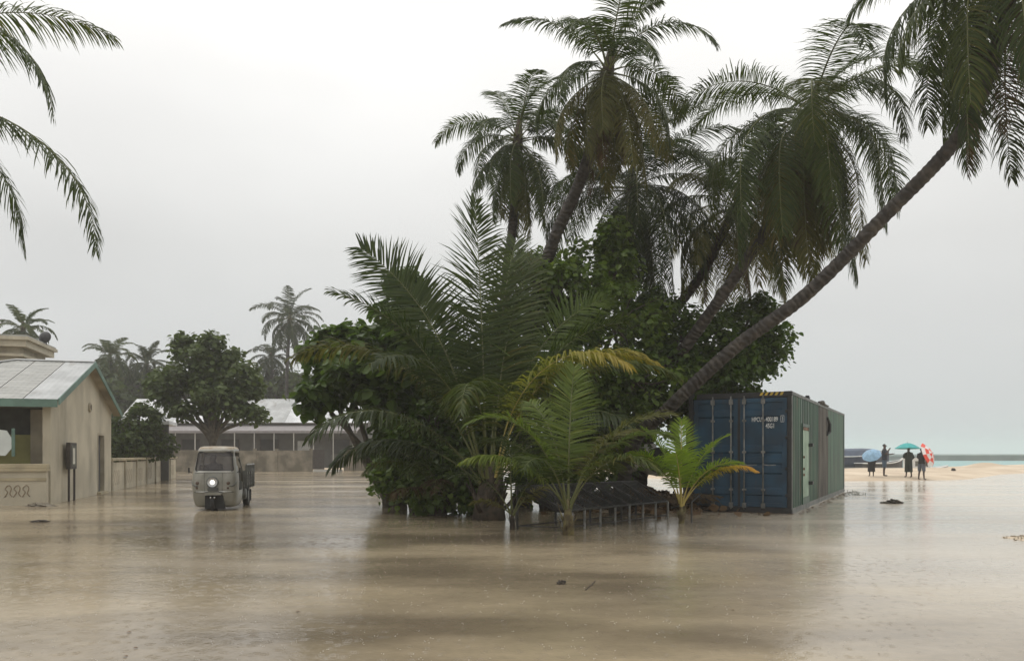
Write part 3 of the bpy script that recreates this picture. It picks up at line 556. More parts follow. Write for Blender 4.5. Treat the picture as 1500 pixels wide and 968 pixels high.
def tree(name, label, base, lobes, nclump, per, leaf, m, seed, cat='tree', trunk=None, clump=0.34, inner=0.55, group=None, tr=0.12, fork=0):
    """lobes: (centre xyz, radii xyz). leaf clumps spread through the outer half of every lobe, on real limbs"""
    base = np.array(base, float); t = empty(name, tuple(base), 0, label, cat, group); r = np.random.default_rng(seed)
    sub = []
    for c, rad in lobes:
        for q in range(6):
            d = nrm(r.normal(0, 1, 3)[None])[0]; d[2] = d[2] * 0.8 + 0.15; k_ = r.uniform(0.22, 0.42); sub.append((np.array(c) + d * np.array(rad) * r.uniform(0.85, 1.12), tuple(np.array(rad) * k_)))
    main_n = len(lobes); lobes = list(lobes) + sub
    vol = np.array([np.prod(l[1]) ** (2 / 3) for l in lobes]); cnt = np.maximum(3, (nclump * vol / vol.sum())).astype(int)
    cen = []; od = []; lob = []
    for i, (c, rad) in enumerate(lobes):
        d = nrm(r.normal(0, 1, (cnt[i], 3))); rr = r.uniform(inner if i < main_n else 0.1, 1.0, cnt[i]) ** 0.7 * (1 + 0.16 * np.sin(d[:, 0] * 5 + i) * np.cos(d[:, 2] * 6 + d[:, 1] * 4))
        cen.append(np.array(c) + d * rr[:, None] * np.array(rad)); od.append(d); lob += [i] * cnt[i]
    cen = np.concatenate(cen); od = np.concatenate(od); ok = cen[:, 2] > 0.12; cen, od = cen[ok], od[ok]; lob = np.array(lob)[ok]
    k = len(cen); sp = clump * r.uniform(0.55, 1.35, k)
    off = nrm(r.normal(0, 1, (k, per, 3))) * (r.uniform(0.15, 1, (k, per, 1)) ** 0.6) * sp[:, None, None] * np.array((1, 1, 0.75))
    pos = (cen[:, None] + off); dirs = nrm(off + od[:, None] * 0.25 * clump)
    keep_ = r.random((k, per)) < r.uniform(0.55, 1.0, (k, 1))
    pos = pos[keep_]; dirs = dirs[keep_]; ok = pos[:, 2] > 0.03
    o = link('crown', leaves_mesh(pos[ok] - base, dirs[ok], leaf, r), m, t); o['kind'] = 'stuff'
    # limbs
    mb = MB(); tops = []
    for i, (c, rad) in enumerate(lobes):
        if i >= main_n: tops.append(tops[(i - main_n) // 6]); continue
        c = np.array(c) - base; mid = c * np.array((0.35, 0.35, 0.5)) + r.normal(0, 0.12, 3); mid[2] = max(mid[2], 0.1)
        pth = smoothpath([(r.normal(0, tr * 0.5), r.normal(0, tr * 0.5), -0.1), tuple(mid), tuple(c)] if not fork else [(r.normal(0, tr * 0.3), r.normal(0, tr * 0.3), -0.1), (0, 0, fork * 0.6), (c[0] * 0.12, c[1] * 0.12, fork), tuple((c * np.array((0.6, 0.6, 0.5)) + np.array((0, 0, fork * 0.5)))), tuple(c)], 9); mb.tube([tuple(p) for p in pth], list(np.linspace(tr, tr * 0.35, 9)), 7); tops.append(c)
    mb.build('trunk', 'bark', t, True)
    mb = MB(); sel = r.choice(k, min(k, 90), replace=False)
    for j in sel:
        a = tops[lob[j]]; c = cen[j] - base; mid = (a + c) / 2 + r.normal(0, 0.08, 3)
        mb.tube([tuple(a), tuple(mid), tuple(c)], [tr * 0.3, tr * 0.18, 0.008], 4, False)
    mb.build('branches', 'bark', t, True)
    return t
def lobe(px, py, Z, rx, rz, ry=None):
    """a crown lobe: where it stands and its half width and half height in metres"""
    return (P(px, py, Z), (rx, ry or rx, rz))
tree('hibiscus_tree', 'tall bushy hibiscus thicket with a climbing spike, behind the mid sized palm', G(850, 20.5), [
    lobe(820, 440, 19.8, 1.25, 1.2), lobe(900, 480, 19.6, 1.2, 1.25), lobe(775, 480, 20.0, 0.9, 1.3), lobe(850, 540, 19.3, 1.4, 1.1), lobe(905, 385, 20.2, 0.42, 0.9), lobe(902, 350, 20.2, 0.26, 0.55),
    lobe(930, 560, 19.2, 1.1, 0.9), lobe(800, 600, 19.4, 1.3, 1.1), lobe(890, 620, 19.4, 1.2, 1.0), lobe(840, 420, 20.6, 1.0, 0.9), lobe(780, 400, 20.6, 0.6, 0.5)], 620, 42, 0.135, 'leaf', 101, 'bush')
tree('hibiscus_tree', 'rounded hibiscus thicket leaning over the left end of the container roof', G(1010, 22.0), [
    lobe(1000, 500, 21.2, 1.2, 0.85), lobe(1060, 530, 21.4, 1.2, 0.8), lobe(1105, 515, 21.6, 0.75, 0.75), lobe(985, 560, 20.6, 1.2, 0.8), lobe(1090, 480, 21.8, 0.6, 0.6), lobe(1110, 455, 21.9, 0.35, 0.4),
    lobe(1060, 560, 21.0, 1.1, 0.42), lobe(970, 600, 20.9, 0.9, 0.6), lobe(1130, 500, 21.6, 0.42, 0.34), lobe(960, 470, 21.4, 0.9, 0.8)], 520, 42, 0.13, 'leaf', 102, 'bush')
tree('sea_almond_tree', 'big leaved tree overhanging the water at the left end of the grove', G(575, 21.0), [
    lobe(560, 545, 20.5, 1.15, 1.0), lobe(510, 565, 20.8, 0.75, 0.6), lobe(600, 490, 21.0, 0.9, 0.8), lobe(468, 585, 20.6, 0.45, 0.4), lobe(590, 610, 20.2, 1.1, 0.9), lobe(535, 500, 21.3, 0.6, 0.35),
    lobe(585, 640, 20.4, 0.6, 0.7), lobe(470, 540, 21.2, 0.5, 0.5), lobe(615, 560, 20.2, 0.9, 1.0), lobe(490, 500, 21.0, 0.2, 0.22), lobe(518, 492, 21.0, 0.2, 0.25)], 270, 24, 0.25, 'leaf_big', 103, inner=0.35, clump=0.38)
tree('vine_stump', 'slender stump smothered in climbing vine above the big leaved tree', G(588, 20.0), [
    lobe(588, 430, 20.0, 0.22, 0.5), lobe(587, 490, 20.0, 0.26, 0.7), lobe(580, 418, 20.0, 0.18, 0.2), lobe(596, 412, 20.0, 0.2, 0.2)], 60, 26, 0.15, 'leaf_big', 104, 'tree', clump=0.24)
tree('undergrowth_bush', 'dark undergrowth bush at the foot of the big leaved tree', G(625, 19.2), [
    lobe(615, 665, 19.0, 0.75, 0.8), lobe(640, 640, 19.2, 1.0, 1.0), lobe(665, 690, 18.6, 0.8, 0.8), lobe(690, 620, 19.4, 1.0, 1.1), lobe(625, 700, 18.8, 0.7, 0.6)], 230, 34, 0.16, 'leaf_big', 105, 'bush')
tree('undergrowth_bush', 'dark undergrowth behind the bench and the mid sized palm', G(800, 20.2), [
    lobe(760, 640, 20.4, 1.0, 1.2), lobe(830, 670, 19.9, 1.0, 1.0), lobe(880, 670, 20.0, 0.8, 0.9), lobe(790, 700, 20.0, 0.7, 0.7), lobe(730, 560, 21, 1.1, 1.2), lobe(905, 645, 20.3, 0.5, 0.5)], 280, 34, 0.15, 'leaf_big', 106, 'bush')
tree('leafy_tree', 'rounded leafy tree on a short trunk before the far metal roof', G(312, 38), [
    lobe(292, 528, 38, 1.0, 0.65), lobe(350, 550, 38, 0.85, 0.6), lobe(256, 558, 38, 0.85, 0.6), lobe(318, 575, 37.6, 1.2, 0.6), lobe(270, 503, 38.4, 0.5, 0.45), lobe(345, 600, 37.5, 0.8, 0.4), lobe(368, 570, 38, 0.4, 0.45), lobe(282, 600, 37.7, 0.8, 0.42), lobe(238, 580, 38, 0.6, 0.4), lobe(228, 560, 38.5, 0.4, 0.35), lobe(375, 608, 37.6, 0.5, 0.3), lobe(312, 500, 38, 0.4, 0.3), lobe(300, 550, 38.2, 1.2, 0.8), lobe(335, 528, 38.6, 0.45, 0.4)], 430, 26, 0.21, 'leaf_dull', 107, clump=0.46, tr=0.15, fork=2.4, inner=0.3)
tree('garden_bush', 'round green garden bush spilling over the cream boundary wall', G(195, 37), [
    lobe(192, 640, 36.5, 1.1, 0.9), lobe(215, 620, 37, 0.9, 0.7), lobe(180, 660, 36, 0.9, 0.7), lobe(232, 650, 37.6, 0.7, 0.8), lobe(205, 605, 37.2, 0.35, 0.35)], 230, 34, 0.16, 'leaf_dull', 108, 'bush')
for k, (px, py, Z, rx, rz, lab) in enumerate((
    (190, 575, 79, 3.2, 2.4, 'dark far tree between the cream gable and the leafy tree'), (250, 570, 83, 3.4, 2.6, 'dark far tree hidden behind the leafy tree crown'),
    (395, 570, 82, 2.6, 1.8, 'dark far tree below the lone far palm'), (440, 575, 80, 2.8, 1.9, 'far tree right of the lone far palm, behind the metal roof'),
    (330, 575, 86, 3.0, 2.0, 'far tree behind the right half of the leafy tree'), (505, 585, 82, 3.4, 2.0, 'far tree seen through the big leaved tree'), (145, 585, 72, 2.2, 2.2, 'far tree just beyond the cream gable peak'))):
    c = P(px, py, Z); tree('far_tree', lab, G(px, Z), [(c, (rx, rx, rz)), (c + np.array((rx * 0.5, 0, -rz * 0.7)), (rx * 0.8, rx * 0.8, rz)), (c + np.array((-rx * 0.6, 0, -rz * 0.6)), (rx * 0.7, rx * 0.7, rz))], 130, 26, 0.5, 'leaf_dull', 120 + k, 'tree', clump=0.75, group='far trees', tr=0.2)

tree('undergrowth_bush', 'low leafy skirt touching the water left of the shaggy palm base', G(610, 18.9), [
    lobe(585, 705, 18.9, 0.55, 0.5), lobe(618, 722, 18.3, 0.6, 0.4), lobe(655, 728, 18.0, 0.6, 0.45), lobe(680, 715, 18.0, 0.5, 0.6), lobe(590, 690, 19.4, 0.4, 0.4)], 150, 34, 0.15, 'leaf_big', 131, 'bush')
# ------------------------------------------------------------------ container
ca_ = math.atan2(5.77, 10.74)          # long axis turned right of straight ahead
cont = empty('shipping_container', (6.53, 18.33, -0.03), -ca_, 'long blue and green steel shipping container standing in the flood', 'container')
CW, CL, CHh = 2.44, 12.19, 2.90        # local: x from -CW (left) to 0 (right side), y away
for x in (-CW, -0.10):
    for y in (0.0, CL - 0.14): MB().box(x, x + 0.10, y, y + 0.14, 0, CHh).build('corner_post', 'cblack', cont)
MB().box(-CW + 0.1, -0.1, 0.02, 0.14, 0, 0.16).build('door_sill', 'cblack', cont)
MB().box(-CW + 0.1, -0.1, 0.02, 0.14, CHh - 0.13, CHh - 0.003).build('door_header', 'cblack', cont)
MB().box(-CW + 0.1, -0.1, CL - 0.12, CL - 0.02, 0, 0.16).build('rear_sill', 'cblack', cont)
mb = MB(); mb.box(-0.075, -0.002, 0.14, CL - 0.14, 0.0, 0.15); mb.build('bottom_rail', 'crail', cont)
mb = MB(); mb.box(-0.075, -0.002, 0.14, CL - 0.14, CHh - 0.075, CHh - 0.004); mb.build('top_rail', 'crail', cont)
mb = MB(); mb.box(-CW + 0.002, -CW + 0.075, 0.14, CL - 0.14, 0, 0.15); mb.box(-CW + 0.002, -CW + 0.075, 0.14, CL - 0.14, CHh - 0.075, CHh - 0.004); mb.build('far_side_rail', 'crail', cont)
mb = MB(); mb.box(-0.012, 0.006, -0.006, 0.06, 0.12, CHh - 0.12); mb.build('corner_post_face', 'crail', cont)
for x in (-CW - 0.004, -0.174):
    for y in (-0.006, CL - 0.17):
        for z in (-0.002, CHh - 0.116):
            mb = MB(); mb.box(x, x + 0.178, y, y + 0.176, z, z + 0.118, bev=0.012); mb.build('corner_casting', 'cblack', cont)
def corr(x, y0, y1, z0, z1, depth=0.036, pitch=0.28, flip=1):
    """trapezoid corrugated sheet"""
    ys_ = []; y = y0
    while y < y1 - 1e-6:
        for fx, dx in ((0, 0), (0.26, 0), (0.5, 1), (0.76, 1)):
            yy = y + fx * pitch
            if yy < y1: ys_.append((yy, dx))
        y += pitch
    ys_.append((y1, 0)); mb = MB(); vs = []
    for yy, dx in ys_: vs += [(x - flip * dx * depth, yy, z0), (x - flip * dx * depth, yy, z1)]
    return mb.add(vs, [(2 * i, 2 * i + 2, 2 * i + 3, 2 * i + 1) for i in range(len(ys_) - 1)])
DY0, DY1, DZ0, DZ1 = 1.72, 2.78, 0.32, 2.12
zb, zt = 0.15, CHh - 0.075
corr(-0.016, 0.14, DY0 - 0.06, zb, zt).build('green_side_sheet', 'cgreen', cont)
corr(-0.016, DY0 - 0.06, DY1 + 0.06, DZ1 + 0.08, zt, pitch=0.28).build('green_side_sheet', 'cgreen', cont)
corr(-0.016, DY1 + 0.06, 4.9, zb, zt).build('green_side_sheet', 'cgreen', cont)
o = corr(-0.010, 4.9, 7.2, zb, zt, pitch=0.33).build('brown_side_sheet', 'cbrown', cont); o['label'] = 'weathered brown middle section of the side wall'
for a, b in ((7.2, 8.8), (8.8, 10.4), (10.4, CL - 0.14)):
    corr(-0.014, a, b, zb, zt, depth=0.022, pitch=0.40).build('green_side_sheet', 'cgreen2', cont)
corr(-CW + 0.016, 0.14, CL - 0.14, zb, zt, flip=-1).build('far_side_sheet', 'cblue', cont)
mb = MB(); mb.box(-CW + 0.08, -0.08, 0.15, CL - 0.15, CHh - 0.05, CHh - 0.02); mb.build('roof_sheet', 'cblack', cont)
mb = MB(); mb.box(-CW + 0.1, -0.1, CL - 0.10, CL - 0.04, 0.16, CHh - 0.1); mb.build('rear_wall', 'cgreen', cont)
mb = MB(); mb.box(-CW + 0.1, -0.1, 0.15, CL - 0.15, 0.05, 0.12); mb.build('floor_pan', 'cblack', cont)
# side door
mb = MB(); mb.box(-0.05, 0.012, DY0 - 0.06, DY0, zb, DZ1 + 0.08); mb.box(-0.05, 0.012, DY1, DY1 + 0.06, zb, DZ1 + 0.08); mb.box(-0.05, 0.012, DY0, DY1, DZ1, DZ1 + 0.08); mb.box(-0.05, 0.012, DY0, DY1, zb, DZ0)
dfr = mb.build('door_frame', 'cgreen', cont)
mb = MB(); mb.box(-0.04, 0.004, DY0 + 0.006, DY1 - 0.006, DZ0 + 0.006, DZ1 - 0.09); sdoor = mb.build('side_door', 'cdoor', cont); sdoor['label'] = 'pale green side door'
mb = MB(); mb.box(-0.03, 0.010, DY0 + 0.1, DY1 - 0.1, DZ1 - 0.085, DZ1 - 0.01); mb.build('rusty_lintel', 'rust', sdoor)
for z in (0.62, 1.62):
    mb = MB(); mb.box(0.0, 0.11, DY1 - 0.06, DY1 + 0.14, z, z + 0.09, bev=0.01); mb.build('hinge', 'cblack', sdoor)
for z in (0.9, 1.05, 1.35):
    mb = MB(); mb.lathe([(0.0, 0), (0.035, 0), (0.03, 0.03), (0.0, 0.035)], 8, Matrix.Translation((0.004, DY0 + 0.1, z)) @ Matrix.Rotation(R(90), 4, 'Y'), False); mb.build('bolt', 'rust', sdoor)
# end doors: pressed panels, lock rods, hinges
def door_leaf(x0, x1):
    """door skin with five pressed horizontal ribs"""
    z0, z1 = 0.17, CHh - 0.14; prof = [(z0, 0)]
    h = z1 - z0
    for c in (0.14, 0.34, 0.43, 0.53, 0.86):
        zc = z0 + h * c; prof += [(zc - 0.10, 0), (zc - 0.065, 1), (zc + 0.065, 1), (zc + 0.10, 0)]
    prof += [(z1, 0)]; mb = MB(); xi = (x0 + 0.11, x1 - 0.11); vs = []
    for z, d in prof: vs += [(xi[0], 0.062 - 0.030 * d, z), (xi[1], 0.062 - 0.030 * d, z)]
    mb.add(vs, [(2 * i, 2 * i + 1, 2 * i + 3, 2 * i + 2) for i in range(len(prof) - 1)])
    for a, b in ((x0, x0 + 0.11), (x1 - 0.11, x1)): mb.box(a, b, 0.028, 0.09, z0, z1)
    mb.box(xi[0], xi[1], 0.030, 0.088, z0 + 0.001, z0 + 0.10); mb.box(xi[0], xi[1], 0.030, 0.088, z1 - 0.10, z1 - 0.001)
    return mb
DX = ((-CW + 0.115, -CW / 2 - 0.008), (-CW / 2 + 0.008, -0.115)); doors = []
for x0, x1 in DX: doors.append(door_leaf(x0, x1).build('end_door', 'cblue', cont))
mb = MB(); mb.box(-CW / 2 - 0.03, -CW / 2 + 0.03, 0.020, 0.028, 0.18, CHh - 0.15); mb.build('door_gasket', 'cblack', cont)
for d, (x0, x1) in zip(doors, DX):
    for fx in ((0.44, 0.84) if d is doors[0] else (0.11, 0.51)):
        x = x0 + (x1 - x0) * fx
        mb = MB(); mb.tube([(x, -0.012, 0.10), (x, -0.012, CHh - 0.08)], 0.019, 8); rod = mb.build('lock_rod', 'steel', d, True)
        for z in (0.14, 0.55, 1.45, 2.2, CHh - 0.28):
            mb = MB(); mb.box(x - 0.045, x + 0.045, -0.036, 0.030, z, z + (0.12 if z in (0.14, CHh - 0.28) else 0.05), bev=0.006); mb.build('rod_bracket', 'steel', rod)
        mb = MB(); mb.tube([(x, -0.045, 1.18), (x + 0.12, -0.05, 1.16), (x + 0.30, -0.05, 1.17)], 0.012, 6); mb.build('lock_handle', 'steel', rod)
for z in (0.42, 1.05, 1.78, 2.4):
    for d, x in ((doors[1], -0.15), (doors[0], -CW + 0.05)):
        mb = MB(); mb.box(x, x + 0.10, -0.010, 0.026, z, z + 0.07, bev=0.008); mb.build('hinge', 'cblack', d)
def text_part(txt, size, x, z, y, m, parent, sxs=0.8, extr=0.0015, bold=0.003, name='lettering'):
    cu = bpy.data.curves.new('t', 'FONT'); cu.body = txt; cu.size = size; cu.extrude = extr; cu.offset = bold
    to = bpy.data.objects.new('t', cu); C.objects.link(to); dg = bpy.context.evaluated_depsgraph_get(); me = bpy.data.meshes.new_from_object(to.evaluated_get(dg)); bpy.data.objects.remove(to)
    o = link(name, me, m, parent); o.location = (x, y, z); o.rotation_euler = (R(90), 0, 0); o.scale = (sxs, 1, 1); me.materials.clear(); me.materials.append(M[m]); return o
mt = mat('stencil white', (0.66, 0.68, 0.68), 0.6, 0.2, 9); M['stencil'] = mt
xr = -0.115
xl = -CW / 2 + 0.008
text_part('HPCU', 0.150, xl + 0.29, 2.20, 0.022, 'stencil', doors[1], 0.62)
text_part('400189', 0.150, xl + 0.615, 2.20, 0.022, 'stencil', doors[1], 0.62)
text_part('1', 0.14, xl + 0.975, 2.205, 0.022, 'stencil', doors[1], 0.6)
for a, b, c, d in ((0.955, 1.035, 2.18, 2.19), (0.955, 1.035, 2.325, 2.335), (0.955, 0.962, 2.19, 2.325), (1.028, 1.035, 2.19, 2.325)): MB().box(xl + a, xl + b, 0.021, 0.0275, c, d).build('check_digit_frame', 'stencil', doors[1])
text_part('45G1', 0.150, xl + 0.615, 2.045, 0.022, 'stencil', doors[1], 0.62)
# hazard stripes on the header, roof odds and ends
for k in range(5):
    x = -0.74 + k * 0.115; mb = MB(); mb.prism([(x, CHh - 0.085), (x + 0.06, CHh - 0.085), (x + 0.10, CHh - 0.012), (x + 0.04, CHh - 0.012)], 'y', 0.0165, 0.0195); mb.build('hazard_stripe', 'hazy', cont)
mb = MB(); mb.tube([(-0.05, 2.9, CHh - 0.01), (-0.05, 2.9, CHh + 0.08)], 0.05, 8); mb.box(-0.12, 0.0, 2.82, 3.05, CHh + 0.0, CHh + 0.05); mb.build('roof_lug', 'cblack', cont)
mb = MB(); mb.box(-0.45, 0.012, 5.15, 6.9, CHh - 0.03, CHh + 0.025, bev=0.02); mb.tube([(-0.02, 5.0, CHh + 0.02), (0.02, 5.6, CHh + 0.05), (-0.04, 6.4, CHh + 0.02), (0.01, 7.1, CHh + 0.015)], [0.03, 0.06, 0.05, 0.02], 7); mb.build('torn_roof_edge', 'driftwood', cont)
mb = MB(); mb.tube([(0.02, 6.75, 2.55), (0.06, 6.95, 2.35), (0.05, 6.95, 2.1), (0.02, 6.7, 2.0)], [0.03, 0.05, 0.06, 0.02], 6); mb.build('hanging_bracket', 'cblack', cont)

# ------------------------------------------------------------------ cream gable house on the left
HA = R(15.8); house = empty('gable_house', (-12.8, 21.8, -0.05), HA, 'small cream gable house with green trimmed metal roof at the left', 'house')
HL, HD, HE, HP = 7.0, 7.69, 3.02, 4.36      # local: gable wall on x=0 along y, house runs to -x
def gable(x0, x1): 
    mb = MB(); mb.prism([(0.0, -0.1), (HD, -0.1), (HD, HE), (HD / 2, HP), (0, HE)], 'x', x0, x1); return mb
# gable wall with a real door opening
mb = MB(); d0, d1, dz = 5.55, 6.55, 2.15
mb.prism([(0.0, -0.1), (d0, -0.1), (d0, dz), (d1, dz), (d1, -0.1), (HD, -0.1), (HD, HE), (HD / 2, HP), (0, HE)], 'x', -0.2, 0.0); mb.build('gable_wall', 'cream', house)
mb = MB(); mb.box(-0.16, -0.12, d0 + 0.06, d1 - 0.06, 0.03, dz - 0.06); gd = mb.build('door', 'greywall', house)
mb = MB(); mb.box(-0.118, -0.09, d0 + 0.12, d0 + 0.15, 1.0, 1.12); mb.build('handle', 'steel', gd)
mb = MB(); mb.box(-0.19, 0.012, d0 - 0.02, d0 + 0.06, 0, dz); mb.box(-0.19, 0.012, d1 - 0.06, d1 + 0.02, 0, dz); mb.box(-0.19, 0.012, d0 + 0.06, d1 - 0.06, dz - 0.06, dz + 0.02); mb.build('door_frame', 'cream2', house)
mb = MB(); mb.box(-0.1, 0.12, d0 - 0.1, d1 + 0.1, -0.1, 0.12); mb.build('door_step', 'coping', house)
mb = MB(); mb.lathe([(0.0, 0.0), (0.15, 0.0), (0.15, 0.05), (0.11, 0.06), (0.11, 0.02), (0.0, 0.02)], 16, Matrix.Translation((0.001, 4.35, 2.98)) @ Matrix.Rotation(R(90), 4, 'Y'), False); mb.build('round_vent', 'cream2', house)
mb = MB(); mb.lathe([(0.0, 0.021), (0.108, 0.024), (0.0, 0.027)], 14, Matrix.Translation((0.002, 4.35, 2.98)) @ Matrix.Rotation(R(90), 4, 'Y'), False); mb.build('vent_grille', 'darkwood', house)
mb = MB(); mb.box(-HL, -0.2, HD - 0.2, HD, -0.1, HE); mb.build('back_wall', 'cream2', house)
mb = MB(); mb.box(-HL, -HL + 0.2, 0, HD - 0.2, -0.1, HE); mb.build('end_wall', 'cream2', house)
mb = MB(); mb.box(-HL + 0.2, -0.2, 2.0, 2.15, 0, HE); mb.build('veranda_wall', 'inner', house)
mb = MB(); mb.box(-0.75, -0.2, 0.9, 1.0, 0, 2.72); mb.build('veranda_pier', 'cream2', house)
mb = MB(); mb.box(-HL + 0.2, -0.28, 1.2, 1.32, 0.75, 2.0); mb.build('yellow_partition', 'yellowwall', house)
mb = MB(); mb.box(-HL + 0.2, -0.28, 1.12, 1.40, 0.0, 0.75); mb.build('partition_base', 'cream2', house)
mb = MB(); mb.box(-HL, -0.2, 0.0, 0.2, 2.72, HE - 0.01); mb.build('veranda_beam', 'inner', house)  # eave shadow put into the beam's dark colour
# roof of separate corrugated sheets
def roof_sheet(x0, x1, side, xh0=None):
    """one corrugated sheet from eave to ridge"""
    oh = 0.38; k = (HP - HE) / (HD / 2); n = max(2, int(round((x1 - x0) / 0.076))); vs = []; mb = MB()
    for i in range(n + 1):
        x = x0 + (x1 - x0) * i / n; b = 0.012 * (1 if i % 2 else 0)
        ye = -oh; ze = HE - oh * k; yr = HD / 2; zr = HP
        if x < -2.0:                                   # hipped end
            f_ = min(0.98, (-2.0 - x) / (HD / 2 + oh) ); yr = HD / 2 - (HD / 2 + oh) * f_; zr = HP - k * (HD / 2 + oh) * f_
        p = [(x, ye, ze + 0.05 + b), (x, yr, zr + 0.05 + b)]
        if side: p = [(q[0], HD - q[1], q[2]) for q in p]
        vs += p
    return mb.add(vs, [(2 * i, 2 * i + 2, 2 * i + 3, 2 * i + 1) for i in range(n)])
for sd_ in (0, 1):
    for k in range(7):
        x1 = 0.28 - k * 0.86; roof_sheet(x1 - 0.852, x1, sd_).build('roof_sheet', 'zinc' if k % 3 else 'zinc3', house)
mb = MB(); kk = (HP - HE) / (HD / 2); oh = 0.38
mb.add([(-2.0, HD / 2, HP + 0.05), (-6.25, -oh, HE - oh * kk + 0.05), (-6.25, HD + oh, HE - oh * kk + 0.05)], [(0, 1, 2)]); mb.build('hip_sheet', 'zinc3', house)
mb = MB(); mb.tube([(0.30, HD / 2, HP + 0.075), (-2.0, HD / 2, HP + 0.075), (-4.0, HD / 2 - 2.0, HP + 0.085 - 2 * kk)], 0.07, 6, flat=0.5); mb.build('ridge_cap', 'zinc3', house)
mb = MB(); mb.box(-6.2, 0.27, -oh - 0.035, -oh - 0.005, HE - oh * kk - 0.16, HE - oh * kk + 0.055); mb.build('fascia_board', 'teal', house)
for s_ in (0, 1):
    mb = MB(); a = [(-oh, HE - oh * kk - 0.10), (HD / 2, HP - 0.10), (HD / 2, HP + 0.085), (-oh, HE - oh * kk + 0.085)]
    if s_: a = [(HD - y, z) for y, z in a][::-1]
    mb.prism(a, 'x', 0.285, 0.315); mb.build('barge_board', 'teal', house)
for s_ in (0, 1):
    a = [(-oh, HE - oh * kk - 0.02), (HD / 2, HP - 0.02), (HD / 2, HP + 0.02), (-oh, HE - oh * kk + 0.02)]
    if s_: a = [(HD - y, z) for y, z in a][::-1]
    MB().prism(a, 'x', 0.002, 0.27).build('soffit', 'cream2', house)

def scribble(parent, org, ux, uz, sc, name='relief_motif', m='relief'):
    """raised plaster motif of three curled strokes"""
    for k in range(3):
        pts = [(k * 0.34, 0.0), (k * 0.34 + 0.12, 0.22), (k * 0.34 + 0.02, 0.36), (k * 0.34 + 0.16, 0.52), (k * 0.34 + 0.26, 0.38), (k * 0.34 + 0.20, 0.16), (k * 0.34 + 0.30, 0.02)]
        p3 = [org + ux * (a * sc) + uz * (b * sc) for a, b in pts]; pp = smoothpath(p3, 18)
        mb = MB(); mb.tube([tuple(p) for p in pp], [0.015 * sc] * 18, 5); mb.build(name, m, parent, True)
# low wall before the house and the long boundary wall beyond it
lw = empty('garden_wall', (-12.8, 21.55, -0.05), HA, 'low cream garden wall with coping before the gable house', 'wall')
mb = MB(); mb.box(-9, 0.05, -0.1, 0.1, -0.1, 0.98); mb.build('wall_body', 'cream', lw)
mb = MB(); mb.box(-9, 0.09, -0.17, 0.17, 0.98, 1.05); mb.box(-9, 0.07, -0.14, 0.14, 1.05, 1.18, bev=0.02); mb.box(-9, 0.06, -0.125, -0.101, 0.72, 0.80); mb.build('coping', 'coping', lw)
scribble(lw, np.array((-0.95, -0.11, 0.28)), np.array((1, 0, 0)), np.array((0, 0, 1)), 0.62)
scribble(lw, np.array((-2.6, -0.11, 0.28)), np.array((1, 0, 0)), np.array((0, 0, 1)), 0.62)
bw = empty('boundary_wall', (-14.9, 29.25, -0.05), HA, 'long low cream boundary wall with relief motifs behind the tricycle', 'wall')
LW = 17.4
for k in range(7):
    y0 = k * LW / 7; mb = MB(); mb.box(-0.2, -0.04, y0 + 0.22, y0 + LW / 7, -0.1, 1.12); mb.build('wall_panel', 'cream', bw)
    mb = MB(); mb.box(-0.24, 0.02, y0, y0 + 0.22, -0.1, 1.18); mb.build('wall_post', 'cream2', bw)
    scribble(bw, np.array((-0.05, y0 + 0.55, 0.25)), np.array((0, 1, 0)), np.array((0, 0, 1)), 1.1)
mb = MB(); mb.box(-0.27, 0.05, -0.02, LW, 1.18, 1.28, bev=0.015); mb.build('coping', 'coping', bw)

# sign board of the house
sg = empty('sign_board', (-12.8, 21.5, 1.13), HA, 'white sign board with clipped corners above the low garden wall', 'sign')
mb = MB(); mb.prism([(-3.2, 0.28), (-0.93, 0.22), (-0.78, 0.42), (-0.76, 0.66), (-0.90, 0.90), (-1.4, 0.97), (-3.2, 1.0)], 'y', -0.02, 0.02); mb.build('board', 'signwhite', sg)
for x in (-2.8, -1.2):
    mb = MB(); mb.box(x, x + 0.05, 0.022, 0.06, 0.0, 0.93); mb.build('post', 'steel', sg)
mb = MB(); mb.prism([(-1.62, 0.58), (-1.30, 0.60), (-1.36, 0.70), (-1.50, 0.74), (-1.60, 0.70)], 'y', -0.026, -0.0205); mb.build('emblem', 'signgreen', sg)
for k, (a, b, z) in enumerate(((-1.62, -1.1, 0.44), (-1.62, -1.38, 0.50), (-1.62, -1.42, 0.88))):
    mb = MB(); x = a
    while x < b:
        wl = random.uniform(0.03, 0.07); mb.box(x, x + wl, -0.0255, -0.0205, z, z + random.uniform(0.022, 0.035)); x += wl + 0.018
    mb.build('lettering', 'signgreen', sg)
mb = MB(); mb.box(-0.78, -0.70, -0.03, 0.0, 0.2, 0.96); mb.build('side_post', 'teal', sg)

# notice box on two posts
nb = empty('notice_box', tuple(G(102.5, 23.3, -0.05)), HA, 'brown notice box on two thin posts before the gable wall', 'notice board')
mb = MB(); mb.box(-0.02, 0.10, -0.36, 0.36, 1.0, 1.78, bev=0.012); mb.build('box', 'darkwood', nb)
mb = MB(); mb.box(0.102, 0.112, -0.26, 0.26, 1.08, 1.70); pn = mb.build('glass_front', 'inner', nb)
mb = MB(); mb.box(0.1125, 0.115, -0.14, 0.10, 1.15, 1.62); mb.build('paper', 'paper', nb)
for y in (-0.30, 0.30):
    mb = MB(); mb.box(0.02, 0.07, y - 0.03, y + 0.03, -0.1, 1.01); mb.build('post', 'darkwood', nb)
